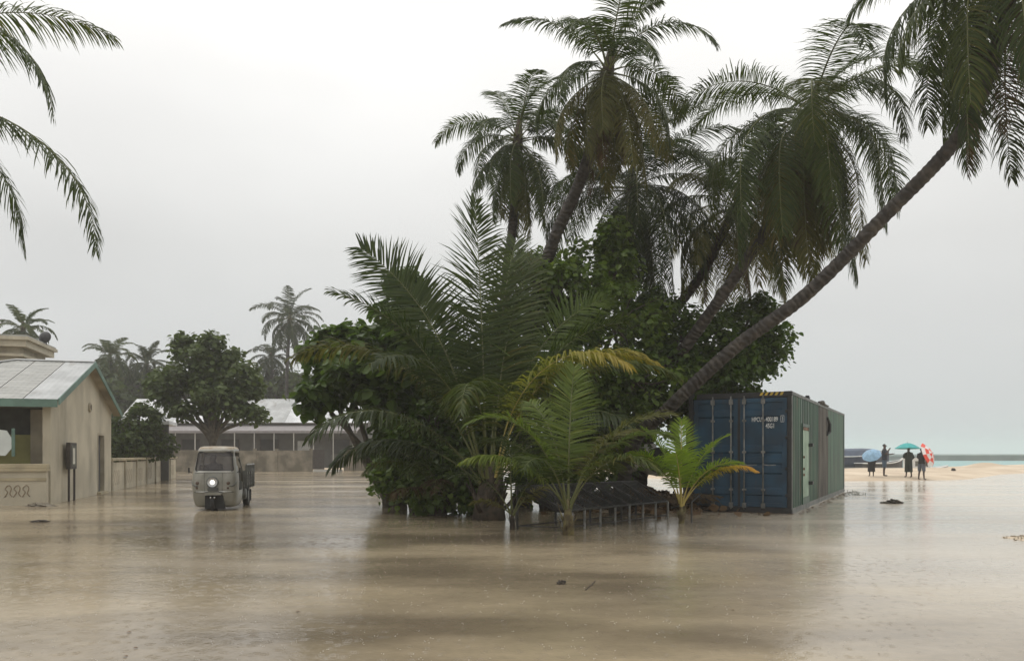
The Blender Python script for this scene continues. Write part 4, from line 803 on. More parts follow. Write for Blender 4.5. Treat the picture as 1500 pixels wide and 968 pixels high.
# flat roofed building behind
fb = empty('flat_roof_building', tuple(G(30, 34.0, 0)), HA, 'cream flat roofed building with heavy cornice behind the gable house', 'building')
mb = MB(); mb.box(-9, 0, 0, 3.6, 0, 6.0); mb.build('wall', 'cream2', fb)
mb = MB(); mb.box(-9.2, 0.12, -0.12, 3.72, 5.6, 5.72); mb.box(-9.35, 0.3, -0.3, 3.9, 6.0, 6.28); mb.box(-9.45, 0.42, -0.42, 4.02, 6.28, 6.42); mb.build('cornice', 'cream', fb)
mb = MB(); mb.box(-9.4, 0.36, -0.36, 3.96, 6.42, 6.5); mb.build('roof_edge', 'zinc', fb)
ds = empty('satellite_dish', tuple(P(66, 503, 36.2)), 0, 'dark round satellite dish on the flat cream roof', 'satellite dish')
mb = MB(); prof = [(0.0, 0.10), (0.12, 0.09), (0.22, 0.05), (0.28, 0.0), (0.285, 0.012), (0.22, 0.065), (0.12, 0.105), (0, 0.115)]
mb.lathe(prof, 18, Matrix.Translation((0, 0, 0.28)) @ Matrix.Rotation(R(78), 4, 'X'), False); mb.build('bowl', 'cblack', ds, True)
mb = MB(); mb.tube([(0, 0.1, -0.05), (0, 0.1, 0.28), (0, -0.05, 0.28)], 0.025, 6); mb.tube([(0, -0.02, 0.05), (0, -0.32, 0.26)], 0.012, 5); mb.build('mount_arm', 'cblack', ds)

# ------------------------------------------------------------------ long house with metal roof at the end of the street
fh = empty('long_house', (-34.2, 66.0, 0.3), 0, 'long low house with pale metal roof at the far end of the street', 'house')
FLn = 22.0
mb = MB(); mb.box(0.6, FLn - 0.3, 2.2, 2.4, -0.4, 3.7); mb.build('front_wall', 'greywall', fh)
mb = MB(); mb.box(0.6, 0.8, 2.4, 8.5, 0, 3.7); mb.box(FLn - 0.5, FLn - 0.3, 2.4, 8.5, 0, 3.7); mb.box(0.8, FLn - 0.5, 8.3, 8.5, 0, 3.7); mb.build('side_walls', 'greywall', fh)
for k in range(9):
    a = 0.1 + k * (FLn - 0.2) / 9; b = a + (FLn - 0.2) / 9 - 0.012; n = 22; vs = []
    for i in range(n + 1):
        x = a + (b - a) * i / n; z = 0.02 * (i % 2) + 0.006 * (k % 2); vs += [(x, 1.6, 3.75 + z), (x, 5.4, 6.05 + z), (x, 9.2, 3.75 + z)]
    mb = MB(); mb.add(vs, [(3 * i, 3 * i + 3, 3 * i + 4, 3 * i + 1) for i in range(n)] + [(3 * i + 1, 3 * i + 4, 3 * i + 5, 3 * i + 2) for i in range(n)]); mb.build('roof_sheet', ('zinc2', 'zinc3', 'zinc2', 'zinc2', 'zinc3', 'zinc3', 'zinc2', 'zinc2', 'zinc2')[k], fh)
mb = MB(); mb.prism([(2.2, 3.7), (8.5, 3.7), (5.4, 5.68)], 'x', 0.62, 0.78); mb.prism([(2.2, 3.7), (8.5, 3.7), (5.4, 5.68)], 'x', FLn - 0.48, FLn - 0.32); mb.build('gable_end', 'greywall', fh)
mb = MB(); mb.prism([(0.0, 2.95), (2.1, 3.55), (2.1, 3.6), (0.0, 3.02)], 'x', 0.3, FLn - 0.8); mb.build('porch_roof', 'greyeave', fh)
mb = MB(); mb.box(0.3, FLn - 0.8, -0.03, 0.0, 2.82, 3.03); mb.build('porch_fascia', 'greyeave', fh)
for k in range(13):
    x = 0.9 + k * 1.66; mb = MB(); mb.box(x - 0.035, x + 0.035, 0.06, 0.13, -0.3, 2.95); mb.build('porch_post', 'concrete2', fh)
for x in (2.2, 5.6, 9.0, 12.4, 18.6):
    mb = MB(); mb.box(x, x + 1.5, 2.16, 2.195, 1.1, 2.3); wn = mb.build('window', 'dark', fh)
    mb = MB(); mb.box(x - 0.06, x, 2.13, 2.195, 1.05, 2.36); mb.box(x + 1.5, x + 1.56, 2.13, 2.195, 1.05, 2.36); mb.box(x, x + 1.5, 2.13, 2.195, 2.3, 2.36); mb.box(x, x + 1.5, 2.13, 2.195, 1.05, 1.1); mb.build('frame', 'darkwood', wn)
mb = MB(); mb.box(15.6, 16.7, 2.15, 2.195, 0, 2.2); mb.build('door', 'zinc3', fh)
# street wall in front of it
sw = empty('street_wall', (-26.5, 61.5, -0.05), 0, 'stained block wall with a gateway before the long far house', 'wall')
wx = [0.0, 2.7, 5.4, 8.0, 10.6, None, 13.2, 16.0, 18.6, 21.4]
for a, b in ((0, 3.2), (3.2, 6.4), (6.4, 8.1), (8.1, 10.8), (13.3, 16.2), (16.2, 19.2), (19.2, 22.0)):
    mb = MB(); mb.box(a + 0.02, b - 0.02, 0, 0.18, -0.1, 1.72 + random.uniform(-0.04, 0.05)); mb.build('wall_panel', 'block', sw)
    mb = MB(); mb.box(b - 0.15, b + 0.05, -0.06, 0.24, -0.1, 1.84); mb.build('wall_post', 'block', sw)
for k, z in enumerate((0.08, 0.2)):
    mb = MB(); mb.box(11.0, 13.2, -0.5 + k * 0.3, 0.25, -0.1, z); mb.build('gate_step', 'concrete2', sw)
mb = MB(); mb.box(10.9, 11.8, 0.05, 0.1, 0.22, 1.75); mb.build('gate_leaf', 'darkwood', sw)
# low annex roof between gable house and bush
an = empty('annex_shed', tuple(G(166, 40, 0)), HA, 'low shed with pale roof edge behind the garden bush', 'shed')
mb = MB(); mb.box(-5, 2.6, 0, 0.2, 0, 2.9); mb.build('wall', 'greywall', an)
mb = MB(); mb.box(-5, 2.7, -0.5, 2.5, 2.9, 3.08); mb.build('roof', 'zinc2', an)

# ------------------------------------------------------------------ cargo tricycle
tk = empty('cargo_tricycle', tuple(G(313, 19.4, -0.02)), R(11), 'grey green three wheeled cargo tricycle with lit headlamp driving through the flood', 'tricycle')
SEC = [(0.10, 0.45, 0.12), (0.16, 0.495, 0.075), (0.30, 0.525, 0.035), (0.50, 0.54, 0.01), (0.66, 0.55, 0.0), (0.82, 0.545, 0.015), (0.94, 0.53, 0.05), (1.00, 0.52, 0.07), (1.12, 0.50, 0.105), (1.24, 0.48, 0.14), (1.36, 0.458, 0.18), (1.46, 0.448, 0.205), (1.54, 0.432, 0.235), (1.585, 0.40, 0.275), (1.608, 0.33, 0.36), (1.615, 0.16, 0.55)]
NA = 48; REAR = 1.30
def sect(z, w_, f_):
    c = (f_ + REAR) / 2; d = (REAR - f_) / 2; o = []
    for j in range(NA):
        a = 2 * math.pi * (j + 0.5) / NA; cc, ss = math.cos(a), math.sin(a); q = 2 / 6.5
        o.append((w_ * math.copysign(abs(cc) ** q, cc), c + d * math.copysign(abs(ss) ** q, ss), z))
    return o
rings = [sect(*s_) for s_ in SEC]; V = [p for r_ in rings for p in r_]
body = []; glassf = []; roof = []
for i in range(len(SEC) - 1):
    for j in range(NA):
        q = (i * NA + j, i * NA + (j + 1) % NA, (i + 1) * NA + (j + 1) % NA, (i + 1) * NA + j)
        c = np.mean([V[k] for k in q], 0); front = c[1] < 0.30
        if 0.99 < c[2] < 1.47 and front and abs(c[0]) < 0.445 - 0.05 * (c[2] - 1): glassf.append(q)
        elif abs(c[0]) > 0.3 and 0.38 < c[1] < 1.15 and 0.40 < c[2] < 1.42: continue
        elif c[1] > REAR - 0.1 and 1.0 < c[2] < 1.4: continue
        elif c[2] > 1.5: roof.append(q)
        else: body.append(q)
k = len(V); V.append((0, 0.9, 1.618)); roof += [((len(SEC) - 1) * NA + j, (len(SEC) - 1) * NA + (j + 1) % NA, k) for j in range(NA)]
cabin = MB().add(V, body).build('cabin', 'tbody', tk, True); md = cabin.modifiers.new('thick', 'SOLIDIFY'); md.thickness = 0.02; md.offset = -1
rf_ = MB().add(V, roof).build('roof', 'troof', tk, True)
ws = MB().add([(p[0] * 0.985, p[1] + 0.012, p[2]) for p in V], glassf).build('windscreen', 'windscreen', tk, True)
def rim_loop(x, z0, z1):
    def fy(z): return np.interp(z, [s_[0] for s_ in SEC], [s_[2] for s_ in SEC])
    pts = [(-x + 0.03, z0), (x - 0.03, z0), (x, z0 + 0.04), (x - 0.045, z1 - 0.04), (x - 0.075, z1), (-x + 0.075, z1), (-x + 0.045, z1 - 0.04), (-x, z0 + 0.04), (-x + 0.03, z0)]
    return [(a, fy(b) + 0.004 + 0.045 * (abs(a) / 0.45) ** 6, b) for a, b in pts]
MB().tube(rim_loop(0.445, 0.995, 1.465), 0.016, 6, False).build('rubber_seal', 'rubber', ws, True)
MB().tube([(-0.28, 0.045, 1.015), (0.06, 0.05, 1.03), (0.2, 0.05, 1.022)], 0.008, 5).build('wiper', 'rubber', ws)
RX = Matrix.Rotation(R(90), 4, 'X')
hl = MB().lathe([(0.145, -0.05), (0.15, 0.0), (0.125, 0.03), (0.115, 0.02)], 20, Matrix.Translation((-0.03, 0.0, 0.72)) @ RX, False).build('headlamp', 'crail', tk, True)
MB().lathe([(0.0, 0.034), (0.035, 0.03), (0.058, 0.018), (0.062, 0.0)], 16, Matrix.Translation((-0.03, 0.0, 0.72)) @ RX, False).build('lit_lens', 'lamp', hl, True)
MB().lathe([(0.062, 0.010), (0.116, 0.018)], 18, Matrix.Translation((-0.03, 0.0, 0.72)) @ RX, False).build('reflector', 'chrome', hl, True)
for x in (-0.385, 0.34):
    il = MB().lathe([(0.0, 0.02), (0.04, 0.015), (0.05, -0.04)], 12, Matrix.Translation((x, 0.01, 0.70)) @ RX, False).build('indicator', 'amber', tk, True)
    MB().lathe([(0.0, 0.02), (0.028, 0.012), (0.034, -0.04)], 10, Matrix.Translation((x - 0.01, 0.012, 0.58)) @ RX, False).build('side_lamp', 'amber', tk, True)
    s_ = 1 if x > 0 else -1
    MB().tube([(s_ * 0.53, 0.10, 0.74), (s_ * 0.50, 0.035, 0.66), (s_ * 0.43, 0.006, 0.62), (s_ * 0.36, -0.002, 0.63)], [0.006, 0.018, 0.016, 0.006], 6).build('trim_strip', 'crail', tk, True)
    MB().tube([(s_ * 0.42, -0.01, 0.49), (s_ * 0.25, -0.02, 0.485), (s_ * 0.13, -0.02, 0.50)], [0.006, 0.02, 0.008], 6, flat=0.6).build('bumper_trim', 'white', tk, True)
    MB().tube([(s_ * 0.53, 0.15, 0.95), (s_ * 0.60, 0.12, 1.0)], 0.009, 5).build('mirror_stalk', 'rubber', tk)
    MB().box(s_ * 0.60 - 0.02, s_ * 0.60 + 0.02, 0.10, 0.125, 0.95, 1.08, bev=0.008).build('mirror', 'rubber', tk)
def fy(z): return float(np.interp(z, [q_[0] for q_ in SEC], [q_[2] for q_ in SEC]))
MB().tube([(x_, fy(0.475) + 0.001 + 0.05 * (abs(x_) / 0.5) ** 6, 0.475) for x_ in np.linspace(-0.47, 0.47, 15)], 0.006, 5).build('panel_seam', 'rubber', cabin)
MB().tube([(x_, fy(0.955) + 0.001 + 0.05 * (abs(x_) / 0.5) ** 6, 0.955) for x_ in np.linspace(-0.45, 0.45, 15)], 0.005, 5).build('panel_seam', 'rubber', cabin)
for x_ in (-0.22, 0.20): MB().tube([(x_, fy(z_) - 0.001, z_) for z_ in (0.48, 0.6, 0.72, 0.84, 0.95)], 0.004, 5).build('panel_seam', 'rubber', cabin)
MB().box(-0.14, 0.11, -0.022, -0.008, 0.515, 0.59, bev=0.004).build('number_plate', 'greywall', tk)
# front mudguard and wheel in a dark arch
MB().prism([(-0.17, 0.44), (0.17, 0.44), (0.22, 0.38), (0.27, 0.06), (-0.20, 0.06), (-0.20, 0.38)], 'y', -0.018, 0.09).build('wheel_arch', 'rubber', tk)
mb = MB(); pr = [(0.13 * math.cos(a) * 1.0, 0.46 + 0.02 * math.sin(a)) for a in np.linspace(0, math.pi, 9)]
mb.prism([(-0.19, 0.41), (0.19, 0.41), (0.20, 0.445), (0.12, 0.475), (-0.12, 0.475), (-0.20, 0.445)], 'y', -0.16, 0.10); mb.build('mudguard', 'tbody', tk)
for x in (-0.045, 0.045): MB().lathe([(0, 0.012), (0.022, 0.006), (0.024, -0.02)], 8, Matrix.Translation((x, -0.165, 0.35)) @ RX, False).build('reflector', 'chrome', tk, True)
def wheel(x, y, r_, w_):
    mt_ = Matrix.Translation((x, y, r_ - 0.02)) @ Matrix.Rotation(R(90), 4, 'Y')
    whl = MB().lathe([(r_ * 0.6, -w_ * 0.42), (r_ * 0.9, -w_ * 0.5), (r_ * 0.99, -w_ * 0.3), (r_, 0), (r_ * 0.99, w_ * 0.3), (r_ * 0.9, w_ * 0.5), (r_ * 0.6, w_ * 0.42)], 24, mt_, False).build('wheel', 'rubber', tk, True)
    MB().lathe([(0.0, -w_ * 0.3), (r_ * 0.25, -w_ * 0.42), (r_ * 0.6, -w_ * 0.36), (r_ * 0.62, 0), (r_ * 0.6, w_ * 0.36), (r_ * 0.25, w_ * 0.42), (0, w_ * 0.3)], 18, mt_, False).build('rim', 'crail', whl, True)
wheel(0, 0.10, 0.26, 0.13); wheel(-0.47, 2.25, 0.28, 0.14); wheel(0.47, 2.25, 0.28, 0.14)
MB().box(-0.5, 0.5, 0.35, 1.3, 0.24, 0.30).build('cab_floor', 'rubber', tk)
MB().box(-0.38, 0.38, 0.85, 1.22, 0.30, 0.66, bev=0.03).build('seat', 'rubber', tk)
MB().box(-0.48, 0.48, 1.22, 1.27, 0.30, 1.0).build('cab_back', 'tbody', tk)
MB().tube([(0, 0.35, 0.3), (0, 0.45, 0.92)], 0.03, 7).tube([(-0.3, 0.55, 0.98), (0, 0.45, 0.93), (0.3, 0.55, 0.98)], 0.018, 7).build('handlebar', 'rubber', tk)
MB().tube([(0.50, 0.55, 1.30), (0.54, 0.9, 1.05), (0.55, 1.2, 0.55), (0.54, 1.28, 0.45)], 0.014, 6).build('grab_rail', 'crail', tk, True)
MB().box(-0.42, 0.42, 1.3, 2.75, 0.40, 0.47).box(-0.35, -0.28, 1.0, 2.7, 0.30, 0.40).box(0.28, 0.35, 1.0, 2.7, 0.30, 0.40).tube([(-0.47, 2.25, 0.26), (0.47, 2.25, 0.26)], 0.035, 8).build('chassis', 'cblack', tk)
MB().lathe([(0.13, -0.14), (0.15, -0.1), (0.15, 0.1), (0.13, 0.14)], 12, Matrix.Translation((0.42, 1.55, 0.36)) @ Matrix.Rotation(R(90), 4, 'Y')).build('motor', 'crail', tk, True)
MB().box(0.36, 0.52, 1.08, 1.30, 0.48, 0.70, bev=0.02).build('tank', 'crail', tk)
bed = MB().box(-0.56, 0.56, 1.38, 2.95, 0.52, 0.57).build('cargo_bed', 'crail', tk)
for s_ in (-1, 1):
    x = s_ * 0.56
    for k_ in range(4): MB().box(x - 0.012, x + 0.012, 1.40, 2.93, 0.58 + k_ * 0.095, 0.655 + k_ * 0.095).build('bed_slat', 'crail' if k_ != 3 else 'tbody', bed)
    for y in (1.40, 1.78, 2.16, 2.54, 2.91): MB().box(x - 0.022 + s_ * 0.02, x + 0.022 + s_ * 0.02, y - 0.018, y + 0.018, 0.5, 1.12).build('bed_stake', 'crail', bed)
    MB().tube([(x + s_ * 0.02, 1.40, 1.13), (x + s_ * 0.02, 2.93, 1.13)], 0.022, 7).build('top_rail', 'steel', bed)
    MB().box(s_ * 0.47 - 0.09, s_ * 0.47 + 0.09, 2.52, 2.535, 0.12, 0.44).build('mud_flap', 'rubber', tk)
MB().box(-0.55, 0.55, 1.37, 1.39, 0.58, 0.98).build('headboard', 'crail', bed)
MB().box(-0.55, 0.55, 2.94, 2.96, 0.58, 0.95).build('tailboard', 'crail', bed)

# ------------------------------------------------------------------ people
def skin_body(name, verts, edges, radii, m, parent, lev=1):
    me = bpy.data.meshes.new(name); me.from_pydata([tuple(map(float, v)) for v in verts], edges, []); o = bpy.data.objects.new(name, me); C.objects.link(o)
    sk = o.modifiers.new('skin', 'SKIN'); sk.use_smooth_shade = True
    for i, v in enumerate(me.skin_vertices[0].data): v.radius = (radii[i], radii[i]) if not hasattr(radii[i], '__len__') else radii[i]; v.use_root = (i == 0)
    sb = o.modifiers.new('sub', 'SUBSURF'); sb.levels = lev; sb.render_levels = lev
    dg = bpy.context.evaluated_depsgraph_get(); mm = bpy.data.meshes.new_from_object(o.evaluated_get(dg)); bpy.data.objects.remove(o)
    ob = link(name, mm, None, parent, True); mm.materials.clear(); mm.materials.append(M[m]); return ob
def person(label, loc, rz, H, arms, cloth, sit=False, hairlong=False, legspread=0.1, group=None):
    """local: faces -y. arms: for left(+x), right(-x): (elbow, wrist) points in metres at 1.7 m scale"""
    k = H / 1.70; t = empty('person', tuple(loc), rz, label, 'person', group); t.scale = (k, k, k)
    V = []; E = []; Rr = []
    def add(p, r_, par=None):
        V.append(p); Rr.append(r_)
        if par is not None: E.append((par, len(V) - 1))
        return len(V) - 1
    pel = add((0, 0, 0.93), (0.15, 0.11)); wa = add((0, 0, 1.08), (0.135, 0.10), pel); ch = add((0, 0.0, 1.28), (0.165, 0.115), wa); ne0 = add((0, 0.005, 1.42), 0.075, ch); nk = add((0, -0.005, 1.49), 0.052, ne0)
    hd0 = add((0, -0.015, 1.545), (0.062, 0.07), nk); hd1 = add((0, -0.01, 1.61), (0.077, 0.094), hd0); hd2 = add((0, 0.0, 1.675), (0.062, 0.075), hd1)
    for s_ in (1, -1):
        hip = add((s_ * 0.095, 0, 0.88), 0.092, pel)
        if sit: kn = add((s_ * 0.13, -0.42, 0.90), 0.065, hip); an_ = add((s_ * 0.13, -0.44, 0.50), 0.042, kn); ft = add((s_ * 0.14, -0.58, 0.46), 0.038, an_)
        else: kn = add((s_ * (0.095 + legspread * 0.4), -0.015, 0.49), 0.06, hip); cf = add((s_ * (0.095 + legspread * 0.6), 0.02, 0.33), 0.052, kn); an_ = add((s_ * (0.095 + legspread), 0.02, 0.09), 0.037, cf); he = add((s_ * (0.095 + legspread), 0.03, 0.045), 0.04, an_); ft = add((s_ * (0.11 + legspread), -0.15, 0.032), 0.032, he)
        sh = add((s_ * 0.17, 0, 1.385), 0.068, ne0); el, wr = arms[0 if s_ == 1 else 1]; el = np.array(el); wr = np.array(wr)
        e_ = add(tuple(el), 0.043, sh); w_ = add(tuple(wr), 0.030, e_); d = nrm((wr - el)[None])[0]; sd_ = nrm(np.cross(d, (0.3, 1, 0.2))[None])[0]
        pm = add(tuple(wr + d * 0.07), 0.034, w_)
        for q in range(4): f1 = add(tuple(wr + d * 0.12 + sd_ * (q - 1.5) * 0.021), 0.0095, pm); add(tuple(wr + d * (0.16 + 0.012 * (1.5 - abs(q - 1.5))) + sd_ * (q - 1.5) * 0.023 + np.array((0, -0.012, -0.01))), 0.008, f1)
        add(tuple(wr + d * 0.085 + sd_ * 0.062), 0.010, w_)
    b = skin_body('body', V, E, Rr, 'skin', t)
    # face: nose, ears, eyes and hair
    MB().tube([(0, -0.098, 1.632), (0, -0.118, 1.60), (0, -0.100, 1.592)], [0.009, 0.016, 0.011], 6).build('nose', 'skin', t, True)
    for s_ in (1, -1):
        MB().lathe([(0.0, 0.008), (0.02, 0.006), (0.03, -0.005), (0.0, -0.008)], 10, Matrix.Translation((s_ * 0.078, 0.0, 1.61)) @ Matrix.Rotation(R(90), 4, 'Y'), False).build('ear', 'skin', t, True)
        MB().lathe([(0.0, 0.006), (0.009, 0.003), (0.011, -0.006)], 8, Matrix.Translation((s_ * 0.031, -0.092, 1.626)) @ RX, False).build('eye', 'hair', t, True)
    MB().box(-0.026, 0.026, -0.097, -0.088, 1.562, 1.572).build('mouth', 'hair', t)
    hv = []; n1, n2 = 8, 14
    for i in range(n1 + 1):
        th_ = (i / n1) * R(100)
        for j in range(n2):
            a = 2 * math.pi * j / n2; sink = 0.055 * max(0, -math.sin(a)) * (th_ / R(100)) ** 1.2; low = (0.10 if hairlong else 0.0) * max(0, math.sin(a)) * (i / n1)
            hv.append((0.080 * math.sin(th_) * math.cos(a), 0.008 + 0.090 * math.sin(th_) * math.sin(a) + sink * 0.6, 1.622 + 0.092 * math.cos(th_) + sink - low))
    MB().add(hv, [(i * n2 + j, i * n2 + (j + 1) % n2, (i + 1) * n2 + (j + 1) % n2, (i + 1) * n2 + j) for i in range(n1) for j in range(n2)]).build('hair', 'hair', t, True)
    def oval(prof, name, m, off=(0, 0)):
        n = 18; vs = [(cx_ + a * math.cos(2 * math.pi * j / n), cy_ + b_ * math.sin(2 * math.pi * j / n), z) for z, a, b_, cx_, cy_ in prof for j in range(n)]
        MB().add(vs, [(i * n + j, i * n + (j + 1) % n, (i + 1) * n + (j + 1) % n, (i + 1) * n + j) for i in range(len(prof) - 1) for j in range(n)]).build(name, m, t, True)
    top, bot, length = cloth
    if length == 'dress': oval([(0.30, 0.235, 0.17, 0, 0), (0.50, 0.225, 0.16, 0, 0), (0.80, 0.215, 0.155, 0, 0), (1.05, 0.205, 0.15, 0, 0), (1.28, 0.215, 0.145, 0, 0), (1.38, 0.205, 0.12, 0, 0), (1.44, 0.14, 0.09, 0, 0), (1.48, 0.07, 0.07, 0, 0)], 'dress', top)
    else:
        oval([(0.86, 0.185, 0.14, 0, 0), (1.0, 0.172, 0.13, 0, 0), (1.12, 0.168, 0.125, 0, 0), (1.30, 0.20, 0.138, 0, 0), (1.39, 0.198, 0.11, 0, 0), (1.445, 0.12, 0.085, 0, 0), (1.475, 0.07, 0.068, 0, 0)], 'shirt', top)
        if not sit:
            oval([(0.80, 0.185, 0.135, 0, 0), (0.98, 0.175, 0.128, 0, 0)], 'waistband', bot)
            for s_ in (1, -1): oval([(0.47, 0.088, 0.092, s_ * (0.095 + legspread * 0.42), -0.01), (0.62, 0.094, 0.098, s_ * (0.1 + legspread * 0.3), 0), (0.84, 0.098, 0.115, s_ * 0.098, 0)], 'shorts_leg', bot)
    for s_ in (1, -1):
        el, wr = arms[0 if s_ == 1 else 1]; a = np.array((s_ * 0.15, 0, 1.40)); b_ = np.array(el); c_ = np.array(wr)
        ln = 0.78 if length != 'dress' else 1.0
        pts = [a, a + (b_ - a) * 0.5, a + (b_ - a) * ln] + ([b_ + (c_ - b_) * 0.45, b_ + (c_ - b_) * 0.85] if length == 'dress' else []); MB().tube([tuple(p) for p in pts], [0.085, 0.075, 0.066] + ([0.062, 0.058] if length == 'dress' else []), 9, False).build('sleeve', top, t, True)
    return t
def gz(x, y): return float(height(np.array(x), np.array(y)))
def at_ground(px, Z): p = G(px, Z); p[2] = gz(p[0], p[1]); return p
down = lambda s_: ((s_ * 0.24, 0.02, 1.12), (s_ * 0.25, -0.06, 0.88))
hold = lambda s_: ((s_ * 0.25, -0.05, 1.14), (s_ * 0.14, -0.24, 1.28))
ZP = 42.3
pA = at_ground(1276.5, 42.6); pB = at_ground(1295.5, 42.8); pC = at_ground(1331, 42.4); pD = at_ground(1350, 41.6)
person('person in long black dress under the pale blue umbrella', pA, R(170), 1.42, (hold(1), down(-1)), ('blackcloth', None, 'dress'), legspread=0.02, group='people on the sand')
person('person in navy top and blue shorts without umbrella', pB, R(60), 1.74, (((0.24, -0.1, 1.14), (0.16, -0.34, 1.18)), ((-0.23, -0.1, 1.16), (-0.10, -0.22, 1.38))), ('navy', 'jean', 'short'), legspread=0.02, group='people on the sand')
person('person in loose dark green robe under the teal umbrella', pC, R(185), 1.58, (hold(1), ((-0.30, 0.0, 1.15), (-0.20, -0.12, 1.0))), ('greencloth', None, 'dress'), legspread=0.07, group='people on the sand')
person('person in black shirt and grey shorts holding the red and white umbrella', pD, R(120), 1.66, (hold(1), down(-1)), ('blackcloth', 'greycloth', 'short'), legspread=0.06, group='people on the sand')
dr = person('driver in dark shirt sitting at the handlebar of the tricycle', G(313, 20.35, -0.22), R(11), 1.6, (((0.26, -0.12, 1.15), (0.28, -0.34, 1.12)), ((-0.26, -0.12, 1.15), (-0.28, -0.34, 1.12))), ('blackcloth', None, 'short'), sit=True)
def umbrella(label, hand, tipdir, rad, mats, depth=0.32, stick=0.62, rings=3, check=False):
    """canopy of eight gores, ribs, stick and handle. The stick runs from the hand along tipdir"""
    t = empty('umbrella', tuple(hand), 0, label, 'umbrella', 'umbrellas'); d = Vector(tipdir).normalized(); mtx = d.to_track_quat('Z', 'Y').to_matrix().to_4x4()
    n = 8
    def pt(a, u): 
        sag = 1 - 0.05 * math.sin(u * math.pi); return mtx @ Vector((rad * u * math.cos(a) * sag, rad * u * math.sin(a) * sag, stick + depth * (1 - u ** 2.0)))
    for k_ in range(n):
        a0 = 2 * math.pi * k_ / n; a1 = 2 * math.pi * (k_ + 1) / n; am = (a0 + a1) / 2
        segs = ((0.0, 0.45, 0), (0.45, 0.75, 1), (0.75, 1.0, 2)) if check else ((0.0, 1.0, 0),)
        for u0, u1, ri in segs:
            vs = []; us = np.linspace(u0, u1, 4 if check else 8)
            for u in us:
                m_in = pt(am, u); m_in = m_in - (mtx @ Vector((0, 0, 1)) - mtx @ Vector((0, 0, 0))) * 0.02 * u
                e0, e1 = pt(a0, u), pt(a1, u); vs += [tuple(e0), tuple(m_in * 0.3 + (e0 + e1) * 0.35), tuple(e1)]
            fs = [q for i in range(len(us) - 1) for q in ((3 * i, 3 * i + 1, 3 * i + 4, 3 * i + 3), (3 * i + 1, 3 * i + 2, 3 * i + 5, 3 * i + 4))]
            MB().add(vs, fs).build('canopy_panel', mats[(k_ + ri) % len(mats)], t, True)
        MB().tube([tuple(pt(a0, u) - d * 0.012) for u in np.linspace(0.03, 1.0, 6)], 0.005, 4).build('rib', 'steel', t)
    MB().tube([(0, 0, 0), tuple(d * (stick + depth + 0.07))], 0.009, 6).build('stick', 'steel', t)
    MB().tube([tuple(d * -0.12), tuple(d * 0.03)], 0.017, 8).build('handle', 'rubber', t)
    return t
umbrella('pale blue umbrella tilted low over the person in black', P(1277.5, 669, 42.0), (-0.42, -0.50, 0.70), 0.50, ('umb_blue',), 0.28, 0.12)
umbrella('teal umbrella held upright over the person in the green robe', P(1329.5, 666, 42.2), (0.02, 0.05, 1), 0.64, ('umb_teal',), 0.30, 0.34)
umbrella('red and white checkered umbrella tilted sideways by the rightmost person', P(1355.5, 667, 40.9), (0.66, -0.66, 0.36), 0.66, ('umb_red', 'umb_white'), 0.26, 0.10, check=True)

# ------------------------------------------------------------------ boats, sea wall
def boat(label, loc, rz, L, B, Hh_, hull, extra):
    t = empty('boat', tuple(loc), rz, label, 'boat', 'boats on the shore'); n = 15; secs = []
    for i in range(n):
        u = i / (n - 1); x = (u - 0.5) * L; bw_ = B / 2 * (1 - max(0, (u - 0.45) / 0.55) ** 2.2) * (0.75 + 0.25 * min(1, u / 0.25)); bw_ = max(bw_, 0.02); sh = Hh_ * (1 + 0.45 * max(0, (u - 0.5) / 0.5) ** 2); kz = 0.5 * Hh_ * max(0, (u - 0.75) / 0.25) ** 2
        secs.append([(x, -bw_, sh), (x, -bw_ * 0.92, sh * 0.55 + kz * 0.4), (x, -bw_ * 0.55, 0.14 + kz), (x, 0, kz), (x, bw_ * 0.55, 0.14 + kz), (x, bw_ * 0.92, sh * 0.55 + kz * 0.4), (x, bw_, sh)])
    vs = [p for s_ in secs for p in s_]; m7 = 7
    fs = [(i * m7 + j, (i + 1) * m7 + j, (i + 1) * m7 + j + 1, i * m7 + j + 1) for i in range(n - 1) for j in range(6)] + [tuple(range(6, -1, -1))]
    fs += [(i * m7 + 6, (i + 1) * m7 + 6, (i + 1) * m7, i * m7) for i in range(n - 1)]
    MB().add(vs, fs).build('hull', hull, t)
    for s_ in (0, 6): MB().tube([tuple(np.array(c[s_]) + np.array((0, 0, 0.02))) for c in secs], 0.05, 6).build('gunwale', 'white', t, True)
    extra(t, L, B, Hh_); return t
def ex_blue(t, L, B, h):
    vs = []; 
    for x, hh in ((-0.48, 0.05), (-0.2, 0.62), (0.2, 0.72), (0.33, 0.66), (0.36, 0.05)):
        x *= L; vs += [(x, -B * 0.46, h + 0.05), (x, -B * 0.3, h + hh * 0.8 + 0.05), (x, 0, h + hh + 0.08), (x, B * 0.3, h + hh * 0.8 + 0.05), (x, B * 0.46, h + 0.05)]
    MB().add(vs, [(i * 5 + j, (i + 1) * 5 + j, (i + 1) * 5 + j + 1, i * 5 + j + 1) for i in range(4) for j in range(4)]).build('tarpaulin', 'boatblue', t)
    MB().box(-0.18 * L, -0.18 * L + 0.35, -0.15, 0.15, h + 0.7, h + 0.95, bev=0.03).build('deck_box', 'cblack', t)
def ex_white(t, L, B, h):
    c = MB().box(-0.30 * L, 0.08 * L, -B * 0.36, B * 0.36, h * 0.9, h + 0.85, bev=0.06).build('cabin', 'white', t)
    MB().box(-0.22 * L, 0.02 * L, -B * 0.36 - 0.012, -B * 0.36 - 0.003, h + 0.22, h + 0.66).build('window', 'inner', c)
    MB().box(-0.33 * L, 0.12 * L, -B * 0.42, B * 0.42, h + 0.85, h + 0.93, bev=0.02).build('roof', 'white', c)
